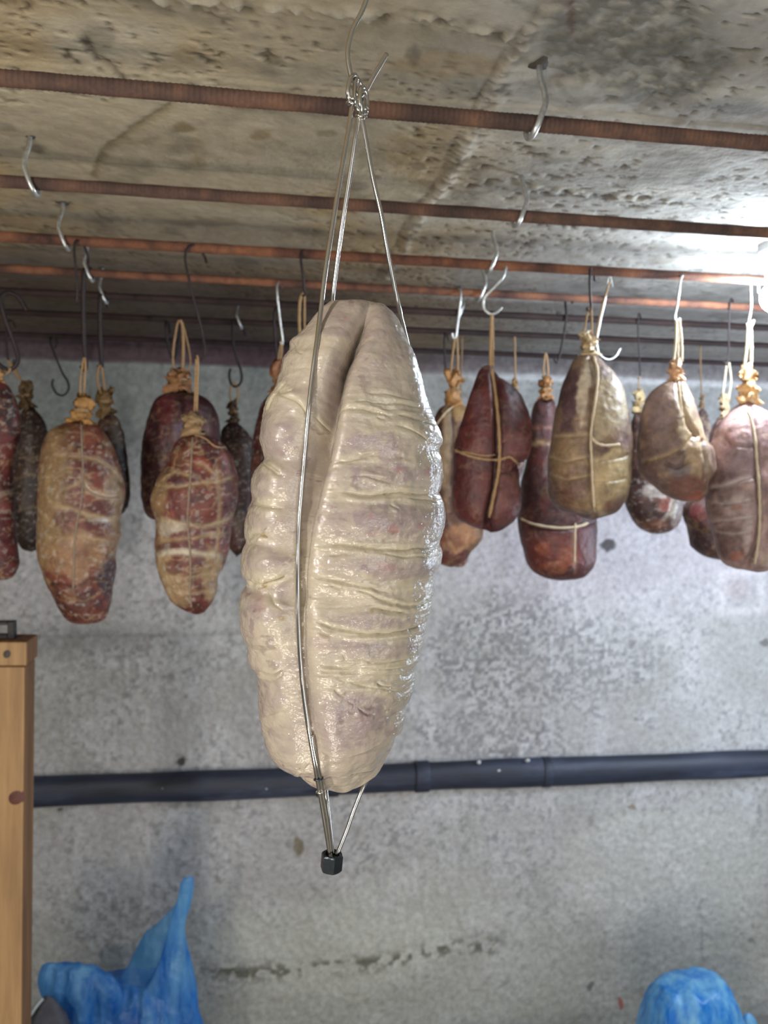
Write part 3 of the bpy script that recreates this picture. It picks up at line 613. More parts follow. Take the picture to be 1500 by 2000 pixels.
meat('m5', 'broad dark purple cured meat behind the webbed red one at left', ROD[5] + .02,
     [(352, 766), (328, 768), (305, 780), (292, 810), (284, 840), (278, 880), (276, 930), (280, 980), (292, 1010), (330, 1020), (350, 1022)],
     [(352, 766), (372, 766), (400, 774), (420, 795), (430, 830), (430, 880), (424, 940), (410, 990), (380, 1018), (350, 1022)],
     (78, 34, 40), (108, 50, 52), blobs=[(322, 800, 20, 30, (128, 44, 48), .7), (345, 840, 12, 20, (120, 110, 130), .5), (300, 900, 18, 80, (60, 30, 34), .6)],
     bands=[([(352, 768), (356, 800), (360, 850)], 5, (50, 26, 30), .6, .004)], knot=(350, 742, 56, 44, (196, 140, 92)), cords=[([(340, 730), (338, 690), (345, 640), (350, 625)], 4), ([(356, 730), (358, 690), (357, 640), (352, 625)], 6), ([(368, 730), (372, 700), (360, 640)], 3)], vk=0.5, seed=43, nv=120, nu=100)
meat('m7', 'small black-brown cured meat hanging close to the left of the fresh one', ROD[6],
     [(456, 822), (444, 828), (432, 850), (430, 920), (436, 1000), (444, 1060), (462, 1088)],
     [(456, 822), (468, 830), (484, 846), (498, 870), (502, 930), (500, 1000), (492, 1060), (462, 1088)],
     (52, 32, 32), (88, 54, 46), blobs=[(470, 960, 24, 30, (92, 44, 42), .6), (450, 1050, 20, 30, (110, 56, 56), .6)], knot=(456, 805, 24, 40, (120, 92, 62)), cords=[([(452, 790), (449, 765), (458, 748), (466, 765), (461, 790)], 4)], seed=47, nv=110, nu=90)
meat('m8', 'dark cured meat with orange knot, half behind the left edge of the fresh one', ROD[5],
     [(545, 760), (528, 770), (512, 790), (500, 830), (492, 880), (488, 960), (494, 1040), (510, 1080), (545, 1094)],
     [(545, 760), (570, 765), (590, 790), (600, 850), (604, 930), (600, 1010), (585, 1070), (545, 1094)],
     (66, 34, 34), (120, 62, 46), blobs=[(505, 840, 20, 40, (110, 52, 50), .7), (500, 1000, 24, 60, (124, 44, 52), .7)], knot=(543, 738, 30, 60, (176, 110, 62)), cords=[([(541, 712), (546, 685), (551, 662), (550, 690), (545, 712)], 4)], seed=53, nv=100, nu=90)
meat('m8b', 'cured meat hidden behind the fresh one, only its pale cords showing at upper left', ROD[4],
     [(610, 750), (590, 765), (575, 800), (568, 860), (575, 920), (610, 960)],
     [(610, 750), (635, 765), (652, 800), (660, 860), (650, 920), (610, 960)],
     (90, 44, 40), (130, 70, 52), knot=(608, 725, 34, 50, None), cords=[([(600, 705), (586, 650), (585, 600), (588, 580), (594, 572)], 6), ([(608, 705), (596, 650), (595, 572)], 4)], seed=59, nv=80, nu=70)

meat('m9', 'tan and dark red cured meat beside the right edge of the fresh one', ROD[5],
     [(888, 788), (872, 790), (858, 800), (848, 822), (846, 870), (850, 930), (848, 990), (842, 1040), (846, 1080), (858, 1100), (880, 1108)],
     [(888, 788), (900, 790), (916, 800), (926, 830), (930, 880), (928, 930), (936, 980), (942, 1020), (940, 1050), (918, 1080), (904, 1100), (880, 1108)],
     (108, 60, 46), (150, 110, 78), blobs=[(868, 880, 16, 90, (176, 150, 112), .85), (905, 800, 26, 30, (186, 142, 74), .9), (852, 820, 8, 40, (70, 36, 34), .8), (858, 1000, 14, 60, (96, 56, 46), .7), (905, 1045, 36, 24, (188, 124, 70), .8), (880, 1090, 40, 16, (110, 48, 42), .9), (880, 1060, 30, 18, (150, 84, 54), .8), (900, 960, 24, 50, (84, 44, 42), .7)],
     bands=[([(875, 1055), (890, 1078), (912, 1066), (918, 1040)], 4, (206, 150, 96), .8, .001), ([(880, 800), (884, 900), (880, 1000)], 4, (70, 40, 36), .7, .002)],
     twines=[([(888, 792), (870, 806), (852, 830)], 4, M_wtwine)], knot=(886, 762, 38, 72, (192, 140, 84)), cords=[([(880, 738), (883, 700), (889, 655)], 5), ([(893, 738), (894, 700), (892, 655)], 5)], vk=0.5, seed=61, nv=130, nu=110)
meat('m9b', 'red cured meat tip peeping out below the tan one beside the fresh one', ROD[6] + .05,
     [(895, 1030), (884, 1045), (878, 1075), (880, 1100), (892, 1108), (898, 1108)], [(895, 1030), (908, 1040), (916, 1070), (912, 1095), (904, 1106), (898, 1108)],
     (110, 44, 40), (140, 66, 50), cords=[([(896, 1032), (896, 900), (902, 690), (903, 650)], 3)], seed=62, nv=60, nu=50)

meat('m10', 'glossy dark red heart-shaped cured meat tied with crossed twine, right of the fresh one', ROD[3],
     [(955, 712), (944, 716), (934, 728), (924, 760), (912, 795), (900, 830), (892, 860), (888, 885), (887, 910), (884, 950), (884, 980), (890, 1005), (904, 1018), (925, 1028), (950, 1036), (958, 1040)],
     [(955, 712), (968, 724), (984, 742), (1000, 752), (1016, 768), (1028, 795), (1034, 830), (1035, 855), (1030, 885), (1020, 900), (1012, 912), (1014, 940), (1016, 965), (1014, 990), (1006, 1012), (990, 1030), (974, 1038), (958, 1040)],
     (84, 34, 38), (116, 50, 46), ratio=.78,
     blobs=[(930, 850, 30, 50, (110, 40, 40), .6), (940, 800, 14, 40, (112, 72, 84), .5), (1000, 800, 24, 34, (92, 58, 62), .8), (994, 760, 16, 14, (62, 50, 56), .8), (1012, 870, 20, 26, (140, 84, 84), .7), (915, 960, 34, 50, (96, 38, 38), .8), (988, 960, 26, 50, (134, 78, 70), .75), (965, 1010, 14, 24, (92, 44, 40), .6), (985, 1015, 22, 14, (120, 62, 48), .6), (925, 870, 18, 14, (130, 54, 40), .6)],
     bands=[([(966, 728), (972, 780), (974, 830), (974, 880), (968, 950), (956, 1010), (952, 1036)], 10, (58, 28, 30), .8, .012), ([(1036, 858), (1010, 856), (985, 862)], 4, (150, 100, 92), .6, .002), ([(1018, 905), (1000, 925), (982, 920)], 5, (70, 34, 34), .6, .004)],
     twines=[([(960, 720), (968, 770), (974, 830), (976, 880), (974, 920), (966, 960), (956, 1010)], 8), ([(888, 878), (910, 888), (940, 896), (975, 898), (994, 892), (1004, 898), (1014, 908)], 6), ([(888, 882), (915, 884), (945, 890), (968, 888)], 4)],
     knot=None, cords=[([(958, 716), (958, 680), (959, 650), (960, 614)], 6), ([(963, 718), (963, 680), (963, 650), (962, 614)], 4)], vk=0.22, seed=67)
meat('m11', 'tall cured meat with narrow neck and wide red tied bottom, at right', ROD[5],
     [(1066, 772), (1056, 776), (1044, 790), (1038, 820), (1036, 860), (1030, 900), (1020, 940), (1016, 980), (1014, 1020), (1017, 1050), (1026, 1080), (1034, 1105), (1050, 1122), (1070, 1130), (1092, 1133)],
     [(1066, 772), (1076, 776), (1084, 790), (1088, 830), (1094, 880), (1110, 930), (1140, 960), (1158, 990), (1160, 1010), (1162, 1040), (1160, 1070), (1158, 1095), (1148, 1115), (1130, 1128), (1092, 1133)],
     (70, 36, 40), (104, 48, 46),
     blobs=[(1055, 830, 20, 40, (88, 62, 66), .7), (1040, 950, 24, 50, (62, 34, 38), .7), (1085, 1080, 70, 44, (120, 46, 38), .85), (1060, 1070, 16, 12, (168, 84, 54), .7), (1110, 1090, 20, 24, (164, 82, 52), .7), (1080, 1110, 30, 14, (176, 98, 60), .5), (1140, 1050, 18, 30, (110, 50, 50), .7), (1066, 965, 16, 16, (120, 84, 50), .5)],
     bands=[([(1040, 838), (1060, 834), (1082, 836)], 5, (160, 100, 80), .6, .001), ([(1036, 868), (1056, 864), (1084, 868)], 5, (190, 150, 100), .8, .001), ([(1016, 1018), (1050, 1030), (1100, 1036), (1158, 1020)], 6, (88, 50, 46), .6, .004), ([(1124, 1030), (1122, 1070), (1124, 1120)], 4, (190, 150, 130), .5, .001)],
     twines=[([(1018, 1012), (1045, 1024), (1090, 1031), (1130, 1028), (1156, 1018)], 6, M_wtwine), ([(1124, 1022), (1123, 1060), (1122, 1100)], 4, M_wtwine)],
     knot=(1066, 760, 32, 42, (190, 138, 90)), cords=[([(1062, 742), (1062, 715), (1066, 690), (1070, 715), (1070, 742)], 4)], vk=0.45, seed=71)
meat('m12', 'largest tan and purple cured meat at right, big casing bow on top', ROD[3],
     [(1150, 690), (1138, 692), (1124, 702), (1110, 730), (1098, 765), (1088, 810), (1082, 860), (1076, 900), (1073, 940), (1076, 970), (1086, 990), (1104, 1000), (1124, 1004), (1140, 1012), (1158, 1015)],
     [(1150, 690), (1162, 692), (1176, 706), (1196, 728), (1212, 752), (1222, 790), (1228, 840), (1231, 880), (1228, 910), (1226, 940), (1222, 960), (1212, 980), (1200, 998), (1182, 1008), (1158, 1015)],
     (98, 72, 66), (136, 104, 78),
     blobs=[(1110, 780, 24, 70, (98, 66, 72), .85), (1140, 770, 14, 60, (206, 184, 152), .85), (1190, 800, 34, 70, (182, 160, 120), .8), (1205, 920, 30, 60, (200, 172, 116), .8), (1110, 900, 36, 50, (150, 116, 74), .7), (1120, 960, 40, 40, (110, 70, 48), .75), (1170, 950, 20, 60, (190, 160, 104), .75), (1150, 730, 14, 30, (214, 196, 166), .7), (1215, 860, 16, 20, (124, 92, 90), .6), (1200, 990, 22, 16, (122, 78, 60), .7), (1140, 985, 26, 14, (150, 108, 60), .6)],
     bands=[([(1155, 700), (1160, 740), (1158, 800), (1154, 860), (1155, 940), (1162, 1005)], 6, (104, 74, 50), .6, .004), ([(1080, 855), (1110, 852), (1150, 850)], 4, (186, 158, 110), .7, .002), ([(1078, 896), (1110, 900), (1150, 892)], 4, (186, 158, 110), .6, .0025), ([(1076, 930), (1110, 936), (1150, 930)], 4, (186, 158, 110), .6, .0025), ([(1160, 900), (1195, 896), (1226, 890)], 4, (216, 190, 140), .6, .0025), ([(1162, 940), (1195, 938), (1224, 934)], 4, (216, 190, 140), .6, .0025)],
     twines=[([(1160, 698), (1168, 730), (1162, 790), (1154, 850), (1156, 900), (1158, 950), (1162, 1000)], 6, M_wtwine), ([(1154, 850), (1162, 862), (1180, 870), (1210, 868)], 6, M_wtwine)],
     knot=(1148, 672, 44, 46, (214, 190, 150)), cords=[([(1140, 655), (1146, 620), (1151, 600)], 4), ([(1156, 655), (1156, 625), (1155, 598)], 4), ([(1164, 655), (1176, 600), (1192, 546)], 4)], vk=0.3, seed=73)
meat('m13', 'small dark cured meat with round bottom and white patch, low at right', ROD[5],
     [(1248, 806), (1240, 808), (1234, 830), (1232, 870), (1232, 920), (1226, 950), (1225, 975), (1230, 1000), (1244, 1024), (1266, 1040), (1282, 1043)],
     [(1248, 806), (1262, 808), (1280, 830), (1300, 880), (1318, 930), (1328, 955), (1330, 985), (1326, 1010), (1316, 1030), (1300, 1040), (1282, 1043)],
     (72, 46, 44), (110, 72, 62), blobs=[(1280, 960, 36, 16, (196, 182, 170), .7), (1300, 985, 16, 14, (170, 90, 70), .7), (1280, 1025, 30, 12, (150, 96, 70), .6), (1318, 1000, 10, 24, (170, 160, 140), .7), (1250, 990, 20, 30, (78, 52, 50), .8)],
     bands=[([(1320, 960), (1310, 1000), (1290, 1020)], 4, (190, 170, 150), .6, .003)], knot=(1247, 786, 26, 44, (186, 162, 118)), cords=[([(1247, 768), (1248, 745), (1250, 735)], 3)], seed=79, nv=130, nu=110)
meat('m14', 'tan bag-shaped cured meat with red bulging bottom, on bright hook at right', ROD[3],
     [(1322, 738), (1308, 744), (1290, 752), (1272, 770), (1262, 790), (1254, 820), (1250, 860), (1252, 900), (1262, 930), (1282, 950), (1300, 966), (1322, 976), (1345, 981)],
     [(1322, 738), (1334, 744), (1346, 770), (1356, 800), (1366, 830), (1374, 860), (1384, 875), (1389, 905), (1388, 925), (1378, 940), (1376, 958), (1366, 974), (1345, 981)],
     (118, 88, 82), (156, 124, 100),
     blobs=[(1290, 800, 30, 50, (132, 106, 104), .7), (1340, 810, 18, 60, (200, 172, 128), .8), (1355, 880, 26, 70, (198, 162, 116), .8), (1300, 870, 36, 30, (140, 110, 96), .6), (1335, 950, 40, 28, (136, 82, 70), .85), (1325, 920, 24, 14, (130, 112, 116), .7), (1362, 968, 14, 12, (168, 84, 64), .8), (1270, 900, 18, 30, (112, 80, 78), .6), (1380, 900, 10, 30, (206, 180, 150), .7)],
     bands=[([(1324, 742), (1332, 790), (1345, 830), (1360, 850)], 6, (150, 118, 84), .6, .004), ([(1262, 900), (1300, 890), (1340, 868), (1356, 850)], 5, (188, 156, 110), .7, .003), ([(1300, 905), (1320, 915), (1350, 900)], 4, (100, 76, 70), .5, .003), ([(1372, 860), (1380, 900), (1376, 935)], 4, (120, 90, 70), .5, .004)],
     twines=[([(1326, 746), (1330, 790), (1334, 815)], 4, M_wtwine)], knot=(1320, 724, 34, 42, (206, 160, 120)), cmat=M_wtwine, cords=[([(1316, 706), (1320, 665), (1321, 624)], 5), ([(1324, 706), (1325, 665), (1324, 622)], 4), ([(1332, 706), (1331, 665), (1327, 624)], 5)], vk=0.25, seed=83)
meat('m15', 'very dark cured meat behind the pale pink one at the right edge', ROD[4] + .03,
     [(1415, 812), (1402, 820), (1390, 850), (1384, 900), (1370, 960), (1345, 985), (1341, 1010), (1350, 1040), (1356, 1070), (1380, 1088), (1410, 1094)],
     [(1415, 812), (1428, 822), (1440, 850), (1450, 900), (1456, 960), (1460, 1010), (1456, 1060), (1440, 1086), (1410, 1094)],
     (78, 50, 50), (112, 74, 70), blobs=[(1362, 1000, 18, 16, (136, 62, 62), .8), (1370, 1060, 20, 24, (64, 42, 44), .8), (1400, 900, 20, 50, (104, 74, 72), .6)], knot=(1415, 796, 26, 44, (184, 158, 122)), cmat=M_wtwine, cords=[([(1411, 780), (1416, 740), (1420, 708)], 4), ([(1423, 780), (1428, 744), (1424, 708)], 4)], vk=0.4, seed=89, nv=130, nu=110)
meat('m16', 'pale pink wrinkled cured meat cut off by the right edge, cord down its middle', ROD[3],
     [(1458, 786), (1444, 790), (1426, 806), (1412, 826), (1402, 850), (1394, 880), (1392, 920), (1388, 950), (1389, 990), (1394, 1020), (1404, 1060), (1410, 1088), (1426, 1106), (1450, 1112), (1478, 1118)],
     [(1458, 786), (1472, 788), (1488, 798), (1504, 812), (1518, 850), (1528, 900), (1534, 960), (1534, 1010), (1526, 1060), (1512, 1100), (1496, 1114), (1478, 1118)],
     (142, 108, 106), (176, 140, 136),
     blobs=[(1440, 830, 30, 30, (204, 160, 152), .8), (1450, 900, 40, 50, (150, 124, 130), .6), (1430, 980, 36, 24, (196, 178, 172), .5), (1430, 1060, 34, 40, (118, 82, 84), .7), (1445, 1085, 14, 10, (170, 96, 72), .8), (1415, 950, 16, 40, (110, 78, 80), .6), (1440, 990, 14, 8, (166, 100, 86), .7), (1500, 1095, 20, 16, (190, 164, 140), .6), (1462, 1040, 10, 50, (200, 180, 170), .5), (1425, 860, 14, 20, (176, 120, 116), .6)],
     bands=[([(1474, 800), (1476, 860), (1478, 930), (1486, 1000), (1478, 1060), (1458, 1105)], 7, (100, 74, 74), .55, .005), ([(1392, 955), (1420, 948), (1450, 936), (1476, 930)], 5, (208, 190, 184), .75, .003), ([(1392, 985), (1420, 985), (1470, 975)], 4, (206, 188, 184), .6, .003), ([(1396, 1020), (1430, 1016), (1474, 1008)], 4, (206, 190, 184), .6, .003), ([(1402, 1040), (1430, 1044), (1470, 1038)], 4, (206, 188, 180), .55, .003), ([(1410, 850), (1430, 870), (1470, 872)], 4, (120, 90, 92), .4, .002)],
     twines=[([(1462, 800), (1474, 850), (1478, 900), (1482, 940), (1484, 1000), (1482, 1050), (1474, 1100)], 7, M_wtwine)], knot=(1462, 752, 44, 68, (214, 172, 120)), cmat=M_wtwine, cords=[([(1452, 728), (1458, 680), (1461, 632)], 6), ([(1466, 728), (1467, 680), (1465, 628)], 7)], vk=0.35, seed=97)
meat('m17', 'thin brown cured meat far behind the gap between the two rightmost front ones', ROD[6] + .03,
     [(1372, 796), (1364, 810), (1358, 860), (1360, 940), (1374, 980)], [(1372, 796), (1382, 812), (1390, 860), (1388, 940), (1374, 980)], (96, 72, 72), (124, 92, 84),
     knot=(1371, 784, 12, 26, (150, 120, 90)), cords=[([(1371, 776), (1369, 740), (1368, 690), (1368, 664)], 3)], seed=101, nv=70, nu=60)
meat('m18', 'cured meat hidden behind the heart-shaped one, only its neck cord showing', ROD[6],
     [(1005, 770), (990, 785), (980, 830), (978, 900), (1005, 960)], [(1005, 770), (1015, 785), (1022, 830), (1024, 900), (1005, 960)], (80, 44, 44), (110, 64, 54),
     knot=(1006, 758, 16, 34, (176, 140, 92)), cords=[([(1006, 742), (1006, 700), (1005, 652)], 4)], seed=103, nv=70, nu=60)

# ------------------------------------------------------------------ meat hooks
def meat_hook(pts, rod, wpx, mt, label):
    """pts: (px, py, dy) with dy metres in front (-) of / behind (+) the bar"""
    Yb = ROD[rod]; p = smooth([P(x, y, Yb + d) for x, y, d in pts], 8)
    o = tubes('meat_hook', [p], wpx * Yb / F / 2, mt, None, 8, origin=p[0]); tag(o, label, 'hook', 'meat hooks on the bars'); return o
B, Fr, C = .012, -.010, 0.0
meat_hook([(172, 520, B), (171, 498, B), (160, 473, C), (148, 472, -.008), (145, 492, Fr), (148, 520, Fr), (151, 560, -.008), (150, 592, -.004)], 3, 5, M_dhook, 'thin dark hook hung empty over the third bar at left')
meat_hook([(186, 548, B), (182, 534, B * .6), (174, 524, C), (165, 528, Fr), (163, 560, Fr), (163, 620, -.006), (165, 680, 0), (168, 712, 0.002), (164, 722, .004), (158, 714, .004)], 4, 8, M_dhook, 'thick dark hook carrying the long tan and red meat at left')
meat_hook([(212, 600, B), (208, 582, B * .6), (202, 572, C), (197, 578, Fr), (195, 610, Fr), (196, 660, -.006), (198, 705, 0), (198, 718, .002), (192, 714, .004)], 5, 8, M_dhook, 'short thick black hook with the dark narrow meat behind the tan one')
meat_hook([(404, 514, B), (398, 498, B), (388, 484, C), (374, 479, -.006), (364, 490, Fr), (362, 510, Fr), (368, 540, Fr), (376, 575, -.008), (388, 620, -.004), (396, 655, 0), (400, 685, .0), (394, 702, 0), (384, 700, 0), (380, 688, 0)], 3, 5, M_dhook, 'long slanting dark hook above the webbed red meat, left of the wire cage')
meat_hook([(52, 606, B), (44, 592, B * .7), (30, 576, C), (12, 572, -.006), (2, 582, Fr), (4, 600, Fr), (12, 628, -.008), (24, 660, -.004), (34, 690, 0), (34, 708, 0), (22, 721, 0), (6, 718, 0), (-8, 706, 0)], 4, 8, M_dhook, 'large dark J hook at the far left edge')
meat_hook([(30, 640, B), (26, 630, B * .5), (18, 626, C), (12, 636, Fr), (12, 660, Fr), (14, 690, -.004), (18, 708, 0), (24, 712, 0), (28, 702, 0)], 6, 4, M_dhook, 'dark hook behind the large J hook at far left')
meat_hook([(108, 680, C), (112, 668, C), (104, 658, C), (98, 666, Fr), (106, 690, Fr), (116, 715, -.004), (124, 732, 0), (132, 745, 0), (134, 760, 0), (124, 772, 0), (110, 768, 0), (102, 752, 0), (104, 740, 0)], 7, 4, M_dhook, 'thin ring-ended hook hung empty near the wall at left')
meat_hook([(332, 650, B), (330, 632, B * .5), (326, 626, C), (324, 640, Fr), (330, 680, -.004), (338, 700, 0), (345, 690, 0), (352, 650, 0), (352, 622, 0)], 6, 5, M_dhook, 'dark hook in the cords of the broad purple meat')
meat_hook([(480, 656, B), (474, 640, B), (466, 628, C), (458, 626, -.006), (454, 640, Fr), (456, 670, Fr), (462, 700, -.004), (470, 722, 0), (472, 742, 0), (464, 754, 0), (453, 752, 0), (448, 736, 0), (450, 720, 0)], 6, 5, M_dhook, 'dark hook with rounded loop, holding the small black meat left of centre')
meat_hook([(552, 560, B), (546, 550, C), (541, 560, Fr), (543, 590, Fr), (547, 625, -.004), (552, 662, .0), (552, 672, 0), (547, 668, 0)], 4, 4, M_galv, 'pale straight hook just left of the wire cage')
meat_hook([(545, 612, B), (541, 602, C), (536, 610, Fr), (536, 640, Fr), (540, 690, 0), (544, 718, 0), (540, 730, 0), (534, 720, 0)], 5, 5, M_dhook, 'dark hook beside the orange knot left of the fresh one')
meat_hook([(600, 505, B), (596, 490, C), (589, 492, -.006), (588, 510, Fr), (592, 540, Fr), (594, 565, -.004), (596, 575, 0), (590, 578, 0)], 3, 5, M_dhook, 'short dark hook left of the wire cage, with pale cords')
meat_hook([(998, 528, B), (996, 516, B * .5), (990, 516, C), (986, 530, -.008), (980, 545, Fr), (966, 560, -.006), (952, 574, -.004), (944, 588, 0), (946, 604, 0), (958, 613, 0), (970, 610, 0), (980, 600, 0)], 3, 6, M_galv, 'silver J hook holding the heart-shaped meat by its cord')
meat_hook([(892, 580, B), (896, 566, C), (900, 572, Fr), (898, 600, Fr), (894, 630, -.004), (891, 655, 0), (885, 660, 0), (883, 650, 0)], 4, 5, M_galv, 'thin silver hook above the half hidden tan meat right of the fresh one')
meat_hook([(876, 664, B), (872, 650, C), (868, 660, Fr), (868, 690, Fr), (872, 730, -.002), (880, 745, 0), (884, 740, 0)], 6, 4, M_dhook, 'thin black hook close to the right edge of the fresh one')
meat_hook([(1118, 592, B), (1114, 580, B * .5), (1108, 576, C), (1104, 588, Fr), (1106, 620, Fr), (1100, 660, -.004), (1094, 690, 0), (1088, 708, 0), (1082, 700, 0)], 5, 5, M_dhook, 'dark hook hung empty between the narrow-necked and the large tan meats')
meat_hook([(1162, 548, B), (1160, 530, C), (1154, 524, -.006), (1152, 545, Fr), (1153, 580, -.006), (1154, 602, 0), (1150, 608, 0), (1146, 600, 0)], 3, 5, M_dhook, 'dark hook holding the large tan and purple meat')
meat_hook([(1196, 560, B), (1192, 540, C), (1188, 545, Fr), (1182, 585, -.006), (1172, 630, 0), (1166, 665, 0), (1170, 690, 0), (1186, 702, 0), (1202, 696, 0), (1212, 680, 0)], 4, 3.5, M_galv, 'pale hook with an upturned tip behind the bow of the large tan meat')
meat_hook([(1372, 528, B), (1350, 528, B * .6), (1338, 534, C), (1330, 545, -.008), (1326, 570, Fr), (1322, 598, -.004), (1318, 616, 0), (1320, 626, 0), (1327, 622, 0)], 3, 4.5, M_galv, 'bright hook with a long flat end over the tan bag-shaped meat')
meat_hook([(1482, 572, B), (1480, 552, B * .5), (1472, 546, C), (1466, 560, Fr), (1467, 590, -.006), (1465, 612, 0), (1462, 632, 0), (1468, 636, 0), (1472, 626, 0)], 3, 4.5, M_galv, 'bright hook over the pale pink meat at the right edge')
meat_hook([(1432, 600, B), (1430, 585, C), (1426, 590, Fr), (1424, 640, -.006), (1423, 690, 0), (1420, 712, 0), (1414, 706, 0)], 4, 4, M_dhook, 'faint thin hook above the very dark meat at right')
meat_hook([(1252, 628, B), (1250, 614, C), (1246, 620, Fr), (1247, 670, -.004), (1250, 732, 0), (1246, 740, 0)], 5, 3, M_dhook, 'faint thin hook above the small round-bottomed meat at right')

